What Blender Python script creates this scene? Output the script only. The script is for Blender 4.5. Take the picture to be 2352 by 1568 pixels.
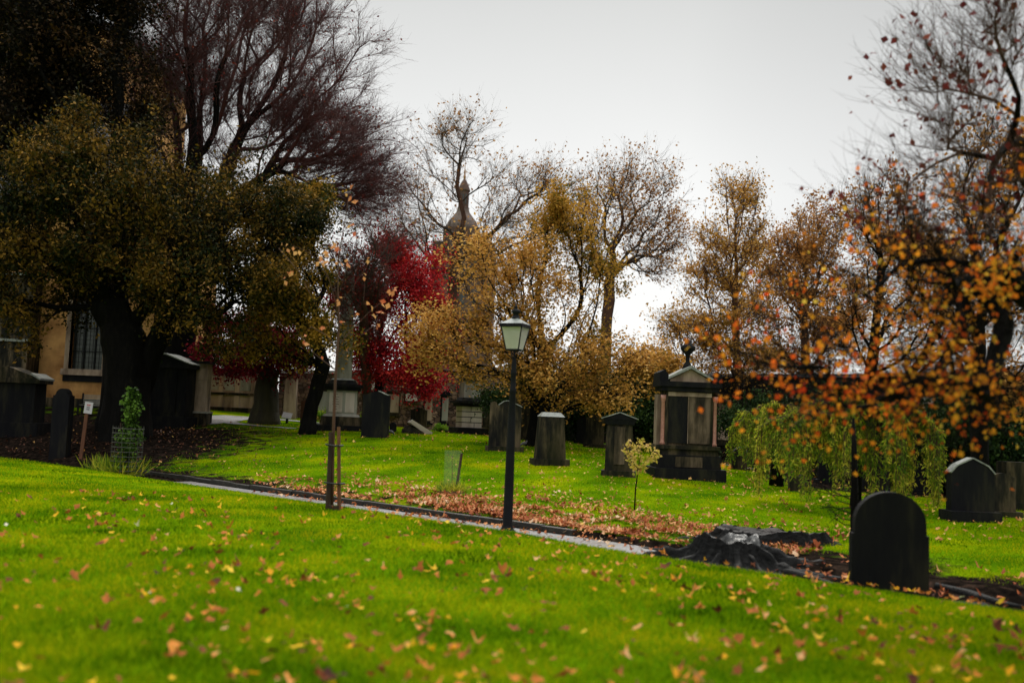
import bpy, bmesh, math, random
import numpy as np
from mathutils import Vector, Matrix

# ------------------------------------------------------------------ camera, world, sun
scene = bpy.context.scene
for o in list(bpy.data.objects): bpy.data.objects.remove(o)
C = scene.collection
VW, VH, FPX = 2352.0, 1568.0, 2287.0
PITCH, ROLL = math.radians(4.4), math.radians(2.3)
CAM = np.array([0.0, 0.0, 1.6])
_f = np.array([0, math.cos(PITCH), math.sin(PITCH)])
_u0 = np.array([0, -math.sin(PITCH), math.cos(PITCH)])
_r0 = np.array([1.0, 0, 0])
RIGHT = _r0*math.cos(ROLL) + _u0*math.sin(ROLL)
UP = _u0*math.cos(ROLL) - _r0*math.sin(ROLL)
cam_d = bpy.data.cameras.new("camera")
cam = bpy.data.objects.new("camera", cam_d); C.objects.link(cam)
M = Matrix(((RIGHT[0], UP[0], -_f[0], CAM[0]), (RIGHT[1], UP[1], -_f[1], CAM[1]), (RIGHT[2], UP[2], -_f[2], CAM[2]), (0, 0, 0, 1)))
cam.matrix_world = M
cam_d.sensor_width = 36.0
cam_d.lens = 36.0*FPX/VW
cam_d.clip_start = 0.1; cam_d.clip_end = 3000
cam_d.dof.use_dof = True
cam_d.dof.focus_distance = 33.0
cam_d.dof.aperture_fstop = 0.85
scene.camera = cam

world = bpy.data.worlds.new("World"); scene.world = world; world.use_nodes = True
SUN_EL, SUN_AZ = 50.0, 12.0        # azimuth from +Y towards +X
nt = world.node_tree; nt.nodes.clear()
def N(nt, t, **kw):
    n = nt.nodes.new(t)
    for k, v in kw.items(): setattr(n, k, v)
    return n
sky = N(nt, 'ShaderNodeTexSky', sky_type='NISHITA', sun_disc=False)
sky.sun_elevation = math.radians(SUN_EL); sky.sun_rotation = math.radians(SUN_AZ)
b1 = N(nt, 'ShaderNodeBackground'); b1.inputs[1].default_value = 0.10
nt.links.new(sky.outputs[0], b1.inputs[0])
tc = N(nt, 'ShaderNodeTexCoord'); sep = N(nt, 'ShaderNodeSeparateXYZ')
nt.links.new(tc.outputs['Generated'], sep.inputs[0])
rmp = N(nt, 'ShaderNodeValToRGB')
els = rmp.color_ramp.elements
els[0].position = 0.0; els[0].color = (.91, .90, .885, 1)
els[1].position = 1.0; els[1].color = (.50, .505, .49, 1)
e = els.new(.22); e.color = (.865, .86, .835, 1)
e = els.new(.42); e.color = (.58, .58, .555, 1)
nt.links.new(sep.outputs['Z'], rmp.inputs[0])
mr = N(nt, 'ShaderNodeMapRange'); mr.inputs['From Min'].default_value = -0.5; mr.inputs['From Max'].default_value = 0.6
mr.inputs['To Min'].default_value = 0.72; mr.inputs['To Max'].default_value = 1.0
nt.links.new(sep.outputs['Y'], mr.inputs['Value'])
b2 = N(nt, 'ShaderNodeBackground')
zen = N(nt, 'ShaderNodeMapRange'); zen.inputs['From Min'].default_value = 0.46; zen.inputs['From Max'].default_value = 0.85
zen.inputs['To Min'].default_value = 1.0; zen.inputs['To Max'].default_value = 5.0      # an overcast sky is brightest overhead
nt.links.new(sep.outputs['Z'], zen.inputs['Value'])
ax = N(nt, 'ShaderNodeMath', operation='ABSOLUTE'); nt.links.new(sep.outputs['X'], ax.inputs[0])
sidem = N(nt, 'ShaderNodeMapRange'); sidem.inputs['From Min'].default_value = 0.16; sidem.inputs['From Max'].default_value = 0.5
sidem.inputs['To Min'].default_value = 1.0; sidem.inputs['To Max'].default_value = 0.72
nt.links.new(ax.outputs[0], sidem.inputs['Value'])
cn = N(nt, 'ShaderNodeTexNoise'); cn.inputs['Scale'].default_value = 1.6; cn.inputs['Detail'].default_value = 4; nt.links.new(tc.outputs['Generated'], cn.inputs['Vector'])
cm = N(nt, 'ShaderNodeMapRange'); cm.inputs['From Min'].default_value = .3; cm.inputs['From Max'].default_value = .7; cm.inputs['To Min'].default_value = .95; cm.inputs['To Max'].default_value = 1.04
nt.links.new(cn.outputs['Fac'], cm.inputs['Value'])
m0 = N(nt, 'ShaderNodeMath', operation='MULTIPLY'); nt.links.new(mr.outputs[0], m0.inputs[0]); nt.links.new(sidem.outputs[0], m0.inputs[1])
m00 = N(nt, 'ShaderNodeMath', operation='MULTIPLY'); nt.links.new(m0.outputs[0], m00.inputs[0]); nt.links.new(cm.outputs[0], m00.inputs[1])
ml = N(nt, 'ShaderNodeMath', operation='MULTIPLY'); nt.links.new(zen.outputs[0], ml.inputs[0]); nt.links.new(m00.outputs[0], ml.inputs[1])
nt.links.new(rmp.outputs[0], b2.inputs[0]); nt.links.new(ml.outputs[0], b2.inputs[1])
mx = N(nt, 'ShaderNodeMixShader'); mx.inputs[0].default_value = 0.92
wo = N(nt, 'ShaderNodeOutputWorld')
nt.links.new(b1.outputs[0], mx.inputs[1]); nt.links.new(b2.outputs[0], mx.inputs[2]); nt.links.new(mx.outputs[0], wo.inputs[0])

sun_d = bpy.data.lights.new("sun", 'SUN'); sun_d.energy = 1.5; sun_d.angle = math.radians(18); sun_d.color = (1.0, .95, .87)
sun = bpy.data.objects.new("sun", sun_d); C.objects.link(sun)
sd = Vector((math.cos(math.radians(SUN_EL))*math.sin(math.radians(SUN_AZ)), math.cos(math.radians(SUN_EL))*math.cos(math.radians(SUN_AZ)), math.sin(math.radians(SUN_EL))))
sun.rotation_euler = sd.to_track_quat('Z', 'Y').to_euler(); sun.location = (0, 0, 40)
scene.view_settings.view_transform = 'Standard'; scene.view_settings.look = 'None'
scene.view_settings.exposure = 0.2; scene.view_settings.gamma = 1.0
scene.render.engine = 'CYCLES'
scene.cycles.max_bounces = 5; scene.cycles.transparent_max_bounces = 8
scene.cycles.diffuse_bounces = 2; scene.cycles.glossy_bounces = 2; scene.cycles.transmission_bounces = 3

# ------------------------------------------------------------------ coordinates
def P(px, py, D):
    d = RIGHT*((px-VW/2)/FPX) + UP*((VH/2-py)/FPX) + _f
    return CAM + d*(D/d[1])
NRM = np.array([0.690, 0.724]); TAN = np.array([-0.724, 0.690]); PC = np.array([0.0, 18.0])
def s_of(x, y): return (x-PC[0])*NRM[0] + (y-PC[1])*NRM[1]
def t_of(x, y): return (x-PC[0])*TAN[0] + (y-PC[1])*TAN[1]
def st(s, t): return PC + NRM*s + TAN*t
_ctl = [(780,990,42),(860,1003,37),(1150,1035,33),(1262,1065,29),(1420,1087,27),(1570,1110,26.5),(960,986,44),(1075,1001,45),
        (700,968,50),(530,945,52),(500,970,44),(1035,1130,23.4),(1458,1174,20.5),(1225,1025,36),(1700,1076,33),(1780,1112,28),
        (2230,1194,20),(2330,1176,23),(2150,1143,28),(385,980,42),(250,1000,36),(60,972,44),(150,938,48),(1900,1160,22),(1700,1180,21),
        (1300,1010,42),(1500,1040,40),(1900,1090,36),(2300,1090,38),(1100,1090,27),(760,1060,29),(600,1040,33)]
ctl = [P(*c) for c in _ctl]
for t in (-22, -14, -8, -4, 0, 4, 8, 12, 18, 26): 
    q = st(1.3, t); ctl.append(np.array([q[0], q[1], -0.36]))
ctl += [np.array(v, float) for v in [(-35,60,1.5),(-20,66,1.6),(0,66,1.3),(20,62,.6),(40,55,.2),(-40,45,1.2),(40,35,-.4),(30,20,-.6),(-45,30,.6)]]
ctl = np.array(ctl)
def _phi(r): return np.where(r > 1e-9, r*r*np.log(r+1e-9), 0)
_n = len(ctl)
_K = _phi(np.linalg.norm(ctl[:, None, :2]-ctl[None, :, :2], axis=2)) + np.eye(_n)*8.0
_Pm = np.hstack([np.ones((_n, 1)), ctl[:, :2]])
_A = np.block([[_K, _Pm], [_Pm.T, np.zeros((3, 3))]])
_w = np.linalg.solve(_A, np.concatenate([ctl[:, 2], np.zeros(3)]))
def smooth(a, b, v):
    k = np.clip((v-a)/(b-a), 0, 1); return k*k*(3-2*k)
def wav(x, y):
    return .5*np.sin(x*1.3+y*.7)+.3*np.sin(x*.6-y*1.9+1)+.25*np.sin(x*2.7+y*2.3+2)+.2*np.sin(-x*4.1+y*3.7)
def H(x, y):
    x = np.asarray(x, float); y = np.asarray(y, float); sh = np.broadcast(x, y).shape
    x = np.broadcast_to(x, sh).ravel(); y = np.broadcast_to(y, sh).ravel()
    out = np.zeros(x.size)
    for i in range(0, x.size, 40000):
        xs = np.clip(x[i:i+40000], -45, 45); ys = np.clip(y[i:i+40000], 2, 68)
        r = np.sqrt((xs[:, None]-ctl[None, :, 0])**2 + (ys[:, None]-ctl[None, :, 1])**2)
        zf = _phi(r) @ _w[:_n] + _w[_n] + _w[_n+1]*xs + _w[_n+2]*ys
        zf = np.clip(zf, -.8, 2.4)
        s = s_of(x[i:i+40000], y[i:i+40000])
        zn = np.interp(s, [-30, -8, -5, -3, -2, -1.3, -.95, -.75], [0.0, 0.02, 0.0, -.09, -.17, -.27, -.36, -.47])
        tt = t_of(x[i:i+40000], y[i:i+40000])
        zn = zn + .045*smooth(-4.5, -1.0, tt)*np.interp(s, [-6, -3, -1.6, -1.05, -.8, -.75], [0, .5, 1, 1.1, .6, 0])
        w = smooth(.85, 2.2, s)
        z = np.where(s < .85, np.where(s > -.75, -.47, zn), -.36*(1-w) + zf*w)
        z = np.where((s >= .75) & (s < .95), -.47+(s-.75)/.2*.11, z)
        amp = np.where(np.abs(s) < 1.0, 0.0, np.clip((np.abs(s)-1)*.4, 0, 1))*.018
        out[i:i+40000] = z + amp*wav(x[i:i+40000], y[i:i+40000])
    return out.reshape(sh)
def Hs(x, y): return float(H(np.array([x]), np.array([y]))[0])
def G(px, D, py=None):
    """ground point seen near column px at depth D"""
    py = 960+(px-1176)*.04+1.3*FPX/D if py is None else py
    p = P(px, py, D); return Vector((p[0], p[1], Hs(p[0], p[1])))

# ------------------------------------------------------------------ mesh helpers
def meshobj(name, V, faces_list, m, parent=None, loc=None, smoothf=False):
    """faces_list : list of int arrays (n,k)"""
    V = np.asarray(V, dtype=np.float32)
    me = bpy.data.meshes.new(name)
    me.vertices.add(len(V)); me.vertices.foreach_set('co', V.ravel())
    lv = np.concatenate([f.ravel() for f in faces_list]).astype(np.int32)
    tot = np.concatenate([np.full(len(f), f.shape[1]) for f in faces_list]).astype(np.int32)
    st_ = np.concatenate([[0], np.cumsum(tot)[:-1]]).astype(np.int32)
    me.loops.add(len(lv)); me.loops.foreach_set('vertex_index', lv)
    me.polygons.add(len(tot)); me.polygons.foreach_set('loop_start', st_); me.polygons.foreach_set('loop_total', tot)
    if smoothf: me.polygons.foreach_set('use_smooth', np.ones(len(tot), bool))
    me.update(calc_edges=True); me.validate()
    me.materials.append(m)
    o = bpy.data.objects.new(name, me); C.objects.link(o)
    if parent is not None: o.parent = parent
    if loc is not None: o.location = loc
    return o
def tagp(o, label=None, cat=None, group=None, kind=None):
    if label: o['label'] = label
    if cat: o['category'] = cat
    if group: o['group'] = group
    if kind: o['kind'] = kind
    return o
def thing(name, label, cat, loc=(0, 0, 0), rz=0.0, group=None, tilt=None):
    o = bpy.data.objects.new(name, None); C.objects.link(o)
    o.location = loc; o.rotation_euler = (tilt[0] if tilt else 0, tilt[1] if tilt else 0, rz)
    o.empty_display_size = .3
    return tagp(o, label, cat, group)
class MB:
    def __init__(s): s.bm = bmesh.new()
    def box(s, x0, x1, y0, y1, z0, z1, top=None, rz=0, sh=None):
        """top = (kx, ky) scale of the upper face"""
        kx, ky = top if top else (1, 1)
        cx, cy = (x0+x1)/2, (y0+y1)/2; hx, hy = (x1-x0)/2, (y1-y0)/2
        vs = []
        for z, ax, ay in ((z0, hx, hy), (z1, hx*kx, hy*ky)):
            for dx, dy in ((-1, -1), (1, -1), (1, 1), (-1, 1)):
                px, py = dx*ax, dy*ay
                if rz: px, py = px*math.cos(rz)-py*math.sin(rz), px*math.sin(rz)+py*math.cos(rz)
                vs.append(s.bm.verts.new((cx+px, cy+py, z)))
        for f in ((3, 2, 1, 0), (4, 5, 6, 7), (0, 1, 5, 4), (1, 2, 6, 5), (2, 3, 7, 6), (3, 0, 4, 7)):
            s.bm.faces.new([vs[i] for i in f])
        return s
    def prism(s, pts, y0, y1):
        a = [s.bm.verts.new((x, y0, z)) for x, z in pts]; b = [s.bm.verts.new((x, y1, z)) for x, z in pts]
        s.bm.faces.new(a); s.bm.faces.new(b[::-1])
        n = len(pts)
        for i in range(n):
            j = (i+1) % n; s.bm.faces.new((a[j], a[i], b[i], b[j]))
        return s
    def lathe(s, prof, n=16, c=(0, 0), rz=0):
        rings = []
        for r, z in prof:
            rings.append([s.bm.verts.new((c[0]+r*math.cos(rz+2*math.pi*k/n), c[1]+r*math.sin(rz+2*math.pi*k/n), z)) for k in range(n)])
        for a, b in zip(rings, rings[1:]):
            for k in range(n):
                s.bm.faces.new((a[k], a[(k+1) % n], b[(k+1) % n], b[k]))
        s.bm.faces.new(rings[0][::-1]); s.bm.faces.new(rings[-1]); return s
    def tube(s, pts, rad, n=8):
        pts = [Vector(p) for p in pts]
        if not hasattr(rad, '__len__'): rad = [rad]*len(pts)
        rings = []
        for i, p in enumerate(pts):
            d = (pts[min(i+1, len(pts)-1)]-pts[max(i-1, 0)]).normalized()
            ref = Vector((.31, .94, .12)) if abs(d.y) < .9 else Vector((1, 0, 0))
            a = d.cross(ref).normalized(); b = d.cross(a)
            rings.append([s.bm.verts.new(p+(a*math.cos(2*math.pi*k/n)+b*math.sin(2*math.pi*k/n))*rad[i]) for k in range(n)])
        for a, b in zip(rings, rings[1:]):
            for k in range(n): s.bm.faces.new((a[k], a[(k+1) % n], b[(k+1) % n], b[k]))
        s.bm.faces.new(rings[0][::-1]); s.bm.faces.new(rings[-1]); return s
    def build(s, name, m, parent=None, bevel=0.0, smoothf=False, rough=0.0, loc=None):
        if bevel > 0:
            bmesh.ops.bevel(s.bm, geom=[e for e in s.bm.edges if e.calc_face_angle(0) > .35], offset=bevel, segments=2, affect='EDGES', profile=.6, clamp_overlap=True)
        if rough > 0:
            rr = random.Random(hash(name) % 999 if False else len(s.bm.verts))
            for v in s.bm.verts: v.co += Vector((rr.gauss(0, rough), rr.gauss(0, rough), rr.gauss(0, rough)))
        bmesh.ops.recalc_face_normals(s.bm, faces=s.bm.faces)
        me = bpy.data.meshes.new(name); s.bm.to_mesh(me); s.bm.free()
        me.materials.append(m)
        if smoothf:
            for p in me.polygons: p.use_smooth = True
        o = bpy.data.objects.new(name, me); C.objects.link(o)
        if parent is not None: o.parent = parent
        if loc is not None: o.location = loc
        return o

# ------------------------------------------------------------------ materials
def mat_noise(name, ramp, scale=3.0, rough=.75, bump=.3, bscale=None, spec=.4, ramp2=None, s2=.6, streak=False, detail=8):
    m = bpy.data.materials.new(name); m.use_nodes = True; t = m.node_tree; t.nodes.clear()
    out = N(t, 'ShaderNodeOutputMaterial'); p = N(t, 'ShaderNodeBsdfPrincipled')
    p.inputs['Roughness'].default_value = rough
    if 'Specular IOR Level' in p.inputs: p.inputs['Specular IOR Level'].default_value = spec
    co = N(t, 'ShaderNodeTexCoord'); mp = N(t, 'ShaderNodeMapping')
    t.links.new(co.outputs['Object'], mp.inputs[0])
    if streak: mp.inputs['Scale'].default_value = (1, 1, .22)
    nz = N(t, 'ShaderNodeTexNoise'); nz.inputs['Scale'].default_value = scale; nz.inputs['Detail'].default_value = detail
    nz.inputs['Roughness'].default_value = .62
    t.links.new(mp.outputs[0], nz.inputs['Vector'])
    cr = N(t, 'ShaderNodeValToRGB')
    el = cr.color_ramp.elements
    el[0].position, el[0].color = ramp[0][0], (*ramp[0][1], 1)
    el[1].position, el[1].color = ramp[-1][0], (*ramp[-1][1], 1)
    for q, c in ramp[1:-1]:
        x = el.new(q); x.color = (*c, 1)
    t.links.new(nz.outputs['Fac'], cr.inputs[0])
    col = cr.outputs[0]
    if ramp2:      # (colour, lo, hi)
        n2 = N(t, 'ShaderNodeTexNoise'); n2.inputs['Scale'].default_value = s2; n2.inputs['Detail'].default_value = 5
        t.links.new(mp.outputs[0], n2.inputs['Vector'])
        r2 = N(t, 'ShaderNodeMapRange'); r2.inputs['From Min'].default_value = ramp2[1]; r2.inputs['From Max'].default_value = ramp2[2]
        t.links.new(n2.outputs['Fac'], r2.inputs['Value'])
        mxc = N(t, 'ShaderNodeMix', data_type='RGBA'); mxc.inputs['B'].default_value = (*ramp2[0], 1)
        t.links.new(col, mxc.inputs['A']); t.links.new(r2.outputs[0], mxc.inputs['Factor'])
        col = mxc.outputs['Result']
    t.links.new(col, p.inputs['Base Color'])
    if bump:
        nb = N(t, 'ShaderNodeTexNoise'); nb.inputs['Scale'].default_value = bscale or scale*5; nb.inputs['Detail'].default_value = 6
        t.links.new(mp.outputs[0], nb.inputs['Vector'])
        bp = N(t, 'ShaderNodeBump'); bp.inputs['Strength'].default_value = bump; bp.inputs['Distance'].default_value = .03
        t.links.new(nb.outputs['Fac'], bp.inputs['Height']); t.links.new(bp.outputs[0], p.inputs['Normal'])
    t.links.new(p.outputs[0], out.inputs[0])
    return m
def mat_leaf(name, ramp, trans=.35, rough=.75, clump=None, spec=.1):
    """colour differs leaf by leaf and branch by branch; part of the light shines through"""
    m = bpy.data.materials.new(name); m.use_nodes = True; t = m.node_tree; t.nodes.clear()
    out = N(t, 'ShaderNodeOutputMaterial'); p = N(t, 'ShaderNodeBsdfPrincipled'); p.inputs['Roughness'].default_value = rough
    p.inputs['Specular IOR Level'].default_value = spec
    g = N(t, 'ShaderNodeNewGeometry'); co = N(t, 'ShaderNodeTexCoord')
    nz = N(t, 'ShaderNodeTexNoise'); nz.inputs['Scale'].default_value = clump or .9; nz.inputs['Detail'].default_value = 3
    t.links.new(co.outputs['Object'], nz.inputs['Vector'])
    a = N(t, 'ShaderNodeMath', operation='MULTIPLY_ADD'); a.inputs[1].default_value = 1.6; a.inputs[2].default_value = -.55
    t.links.new(nz.outputs['Fac'], a.inputs[0])
    b = N(t, 'ShaderNodeMath', operation='MULTIPLY_ADD'); b.inputs[1].default_value = .62
    t.links.new(g.outputs['Random Per Island'], b.inputs[0]); t.links.new(a.outputs[0], b.inputs[2])
    cr = N(t, 'ShaderNodeValToRGB'); el = cr.color_ramp.elements
    el[0].position, el[0].color = ramp[0][0], (*ramp[0][1], 1)
    el[1].position, el[1].color = ramp[-1][0], (*ramp[-1][1], 1)
    for q, c in ramp[1:-1]:
        x = el.new(q); x.color = (*c, 1)
    t.links.new(b.outputs[0], cr.inputs[0]); t.links.new(cr.outputs[0], p.inputs['Base Color'])
    tr = N(t, 'ShaderNodeBsdfTranslucent'); t.links.new(cr.outputs[0], tr.inputs[0])
    ms = N(t, 'ShaderNodeMixShader'); ms.inputs[0].default_value = trans
    t.links.new(p.outputs[0], ms.inputs[1]); t.links.new(tr.outputs[0], ms.inputs[2]); t.links.new(ms.outputs[0], out.inputs[0])
    return m
def mat_flat(name, c, rough=.5, metal=0, spec=.5):
    m = bpy.data.materials.new(name); m.use_nodes = True; p = m.node_tree.nodes['Principled BSDF']
    p.inputs['Base Color'].default_value = (*c, 1); p.inputs['Roughness'].default_value = rough; p.inputs['Metallic'].default_value = metal
    p.inputs['Specular IOR Level'].default_value = spec
    return m
K = {}
K['black_stone'] = mat_noise('near-black wet stone', [(.35, (.007, .007, .010)), (.52, (.011, .011, .012)), (.68, (.030, .028, .018))], 3.5, .7, .4, streak=True, spec=.12)  # near-black base with slightly lighter vertical streaks
K['dark_stone'] = mat_noise('dark weathered stone', [(.38, (.010, .010, .010)), (.47, (.028, .024, .017)), (.56, (.10, .075, .045)), (.68, (.24, .17, .11))], 3.2, .75, .4, streak=True, spec=.12, ramp2=((.010, .014, .004), .45, .7), s2=1.5)
K['tan_stone'] = mat_noise('stained sandstone', [(.25, (.04, .03, .025)), (.42, (.22, .155, .11)), (.6, (.50, .38, .28))], 1.6, .85, .4, streak=True, spec=.2)
K['pale_stone'] = mat_noise('pale ashlar', [(.3, (.42, .35, .30)), (.6, (.68, .60, .54)), (.8, (.80, .74, .69))], 2.5, .8, .25, streak=True, spec=.2)
K['grey_stone'] = mat_noise('grey green stone', [(.3, (.14, .135, .11)), (.5, (.34, .33, .28)), (.7, (.48, .47, .42))], 2.0, .7, .3, streak=True, spec=.3)
K['cap_sheen'] = mat_noise('wet stone top sheen', [(.3, (.14, .15, .14)), (.7, (.42, .44, .40))], 6, .35, .3, spec=.6)  # sky sheen on wet upper faces, painted as a pale colour
K['pink_granite'] = mat_noise('pink granite', [(.3, (.33, .14, .10)), (.7, (.55, .27, .20))], 14, .35, .05, spec=.5)
K['red_stone'] = mat_noise('red sandstone', [(.3, (.07, .025, .018)), (.7, (.17, .06, .04))], 3, .8, .3, streak=True)
K['white_marble'] = mat_noise('white marble', [(.3, (.5, .48, .45)), (.7, (.78, .76, .72))], 3, .5, .05)
K['black_iron'] = mat_noise('black painted iron', [(.3, (.006, .006, .008)), (.8, (.012, .013, .016))], 9, .5, .12, spec=.15)
K['bark_dark'] = mat_noise('dark wet bark', [(.3, (.002, .002, .002)), (.6, (.007, .006, .005)), (.85, (.028, .025, .012))], 9, .8, 1.0, streak=True, spec=.1)
K['bark_brown'] = mat_noise('brown bark', [(.3, (.05, .024, .016)), (.6, (.12, .058, .036)), (.85, (.20, .12, .07))], 6, .75, .7, streak=True, spec=.3)
K['bark_red'] = mat_noise('reddish twig bark', [(.3, (.035, .010, .010)), (.7, (.13, .034, .03))], 3, .7, 0)
K['bark_far'] = mat_noise('greyish far bark', [(.3, (.045, .032, .026)), (.7, (.11, .078, .06))], 3, .8, .3)
K['bark_olive'] = mat_noise('mossy bark', [(.3, (.018, .016, .007)), (.6, (.05, .042, .018)), (.85, (.09, .085, .03))], 4, .8, .6, streak=True)
K['stump_wood'] = mat_noise('wet black wood', [(.3, (.002, .002, .002)), (.6, (.006, .006, .006)), (.9, (.03, .027, .025))], 6, .62, 1.0, bscale=14, spec=.15)
K['wet_wood'] = mat_noise('wet grey dead wood', [(.3, (.003, .003, .003)), (.55, (.014, .011, .010)), (.75, (.07, .055, .05))], 3.5, .6, 1.0, bscale=12, spec=.2)
K['brown_stone'] = mat_noise('stained brown stone', [(.36, (.02, .018, .014)), (.5, (.08, .06, .04)), (.66, (.22, .16, .11))], 3.5, .8, .4, streak=True, spec=.1)
K['cut_wood_sheen'] = mat_noise('wet cut wood', [(.3, (.004, .004, .004)), (.55, (.012, .012, .011)), (.75, (.045, .042, .038))], 5, .35, .8, bscale=12, spec=.5)  # lighter than the roots, wet highlight partly put into the colour
K['stake'] = mat_noise('brown stake wood', [(.3, (.09, .035, .018)), (.7, (.22, .09, .04))], 6, .7, .3, streak=True)
K['stake_dark'] = mat_noise('dark stake wood', [(.3, (.02, .012, .009)), (.7, (.07, .035, .02))], 6, .7, .3, streak=True)
K['rubber'] = mat_flat('black rubber', (.006, .006, .007), .6)
K['harl'] = mat_noise('ochre harled wall', [(.28, (.12, .055, .022)), (.42, (.45, .22, .08)), (.6, (.74, .40, .15))], .7, .9, .4, bscale=40, spec=.1)
K['slate'] = mat_noise('slate', [(.3, (.03, .033, .038)), (.7, (.10, .105, .115))], 5, .45, .4)
K['glass_dark'] = mat_noise('leaded glass', [(.3, (.02, .024, .027)), (.7, (.07, .078, .08))], 2, .25, .1, spec=.6)
K['sign_white'] = mat_flat('white sign board', (.62, .60, .62), .5)
K['sign_red'] = mat_flat('red print', (.55, .06, .08), .5)
K['sign_ink'] = mat_flat('dark print', (.05, .04, .06), .5)
K['tower'] = mat_noise('distant brown stone', [(.3, (.10, .062, .052)), (.7, (.18, .115, .097))], .3, .9, .3, spec=.1)
K['tower_roof'] = mat_noise('distant lead roof', [(.3, (.13, .10, .09)), (.7, (.22, .17, .15))], .8, .9, .3, spec=.1)
K['gold_metal'] = mat_flat('dull gilt', (.45, .22, .08), .5, .3)
K['mesh_plastic'] = None

# path and ground materials
K['path'] = mat_noise('wet gravel path', [(.3, (.05, .05, .053)), (.5, (.17, .167, .167)), (.7, (.42, .40, .39))], 30, .5, .5, bscale=60, spec=.6, ramp2=((.09, .06, .045), .52, .72), s2=1.3)
K['kerb'] = mat_noise('mossy kerb stone', [(.3, (.010, .010, .009)), (.6, (.035, .032, .026)), (.8, (.08, .075, .05))], 5, .55, .5)
def mat_ground():
    m = bpy.data.materials.new('lawn and bare soil'); m.use_nodes = True; t = m.node_tree; t.nodes.clear()
    out = N(t, 'ShaderNodeOutputMaterial'); p = N(t, 'ShaderNodeBsdfPrincipled'); p.inputs['Roughness'].default_value = .8
    p.inputs['Specular IOR Level'].default_value = 0.0
    co = N(t, 'ShaderNodeTexCoord')
    def noise(sc, det=6):
        n = N(t, 'ShaderNodeTexNoise'); n.inputs['Scale'].default_value = sc; n.inputs['Detail'].default_value = det
        t.links.new(co.outputs['Object'], n.inputs['Vector']); return n
    def ramp(src, cols):
        r = N(t, 'ShaderNodeValToRGB'); el = r.color_ramp.elements
        el[0].position, el[0].color = cols[0][0], (*cols[0][1], 1); el[1].position, el[1].color = cols[-1][0], (*cols[-1][1], 1)
        for q, c in cols[1:-1]: x = el.new(q); x.color = (*c, 1)
        t.links.new(src, r.inputs[0]); return r
    big = ramp(noise(.55, 4).outputs['Fac'], [(.3, (.03, .10, .002)), (.5, (.11, .22, .002)), (.7, (.27, .31, .003))])
    fine = ramp(noise(22, 8).outputs['Fac'], [(.3, (.5, .5, .45)), (.7, (1.25, 1.2, 1.2))])
    mul = N(t, 'ShaderNodeMix', data_type='RGBA', blend_type='MULTIPLY'); mul.inputs['Factor'].default_value = .8
    t.links.new(big.outputs[0], mul.inputs['A']); t.links.new(fine.outputs[0], mul.inputs['B'])
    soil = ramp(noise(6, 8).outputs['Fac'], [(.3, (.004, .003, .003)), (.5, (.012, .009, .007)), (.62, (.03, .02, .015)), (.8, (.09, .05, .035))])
    at = N(t, 'ShaderNodeAttribute', attribute_name='soil')  # bare soil, plus the shade painted on the back right lawn
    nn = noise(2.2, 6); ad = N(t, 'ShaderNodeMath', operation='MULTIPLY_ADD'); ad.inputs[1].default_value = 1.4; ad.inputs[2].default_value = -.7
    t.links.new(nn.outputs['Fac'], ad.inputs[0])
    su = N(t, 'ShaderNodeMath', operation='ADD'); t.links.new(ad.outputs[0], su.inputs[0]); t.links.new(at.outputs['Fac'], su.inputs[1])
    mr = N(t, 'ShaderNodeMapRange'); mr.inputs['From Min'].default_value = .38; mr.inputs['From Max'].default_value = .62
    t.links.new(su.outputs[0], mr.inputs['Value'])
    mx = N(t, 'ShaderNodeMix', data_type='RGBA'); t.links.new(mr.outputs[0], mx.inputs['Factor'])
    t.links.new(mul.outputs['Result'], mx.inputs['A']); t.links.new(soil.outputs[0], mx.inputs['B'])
    t.links.new(mx.outputs['Result'], p.inputs['Base Color'])
    bp = N(t, 'ShaderNodeBump'); bp.inputs['Strength'].default_value = .8; bp.inputs['Distance'].default_value = .04
    t.links.new(noise(35, 6).outputs['Fac'], bp.inputs['Height']); t.links.new(bp.outputs[0], p.inputs['Normal'])
    t.links.new(p.outputs[0], out.inputs[0]); return m
K['ground'] = mat_ground()

# ------------------------------------------------------------------ ground, path, kerb
def soil_shade_mask(x, y):
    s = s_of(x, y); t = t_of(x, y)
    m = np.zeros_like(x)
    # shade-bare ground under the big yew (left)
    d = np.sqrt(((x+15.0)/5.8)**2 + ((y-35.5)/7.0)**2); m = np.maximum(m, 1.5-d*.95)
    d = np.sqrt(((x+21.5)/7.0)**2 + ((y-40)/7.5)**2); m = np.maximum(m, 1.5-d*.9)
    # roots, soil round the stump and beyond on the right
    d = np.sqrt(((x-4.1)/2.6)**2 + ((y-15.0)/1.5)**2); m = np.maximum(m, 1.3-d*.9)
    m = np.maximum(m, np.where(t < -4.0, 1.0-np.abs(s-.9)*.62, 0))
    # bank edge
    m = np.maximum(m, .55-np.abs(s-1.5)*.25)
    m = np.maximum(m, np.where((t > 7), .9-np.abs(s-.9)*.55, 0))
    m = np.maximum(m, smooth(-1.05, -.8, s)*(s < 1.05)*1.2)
    m = np.maximum(m, smooth(6.5, 9, x)*smooth(26.5, 28.5, y)*.95)  # shaded back lawn on the right, its shade put in as soil colour
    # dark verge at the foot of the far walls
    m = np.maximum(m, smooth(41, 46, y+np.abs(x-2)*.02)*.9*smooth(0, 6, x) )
    return np.clip(m, 0, 1.2)
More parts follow.
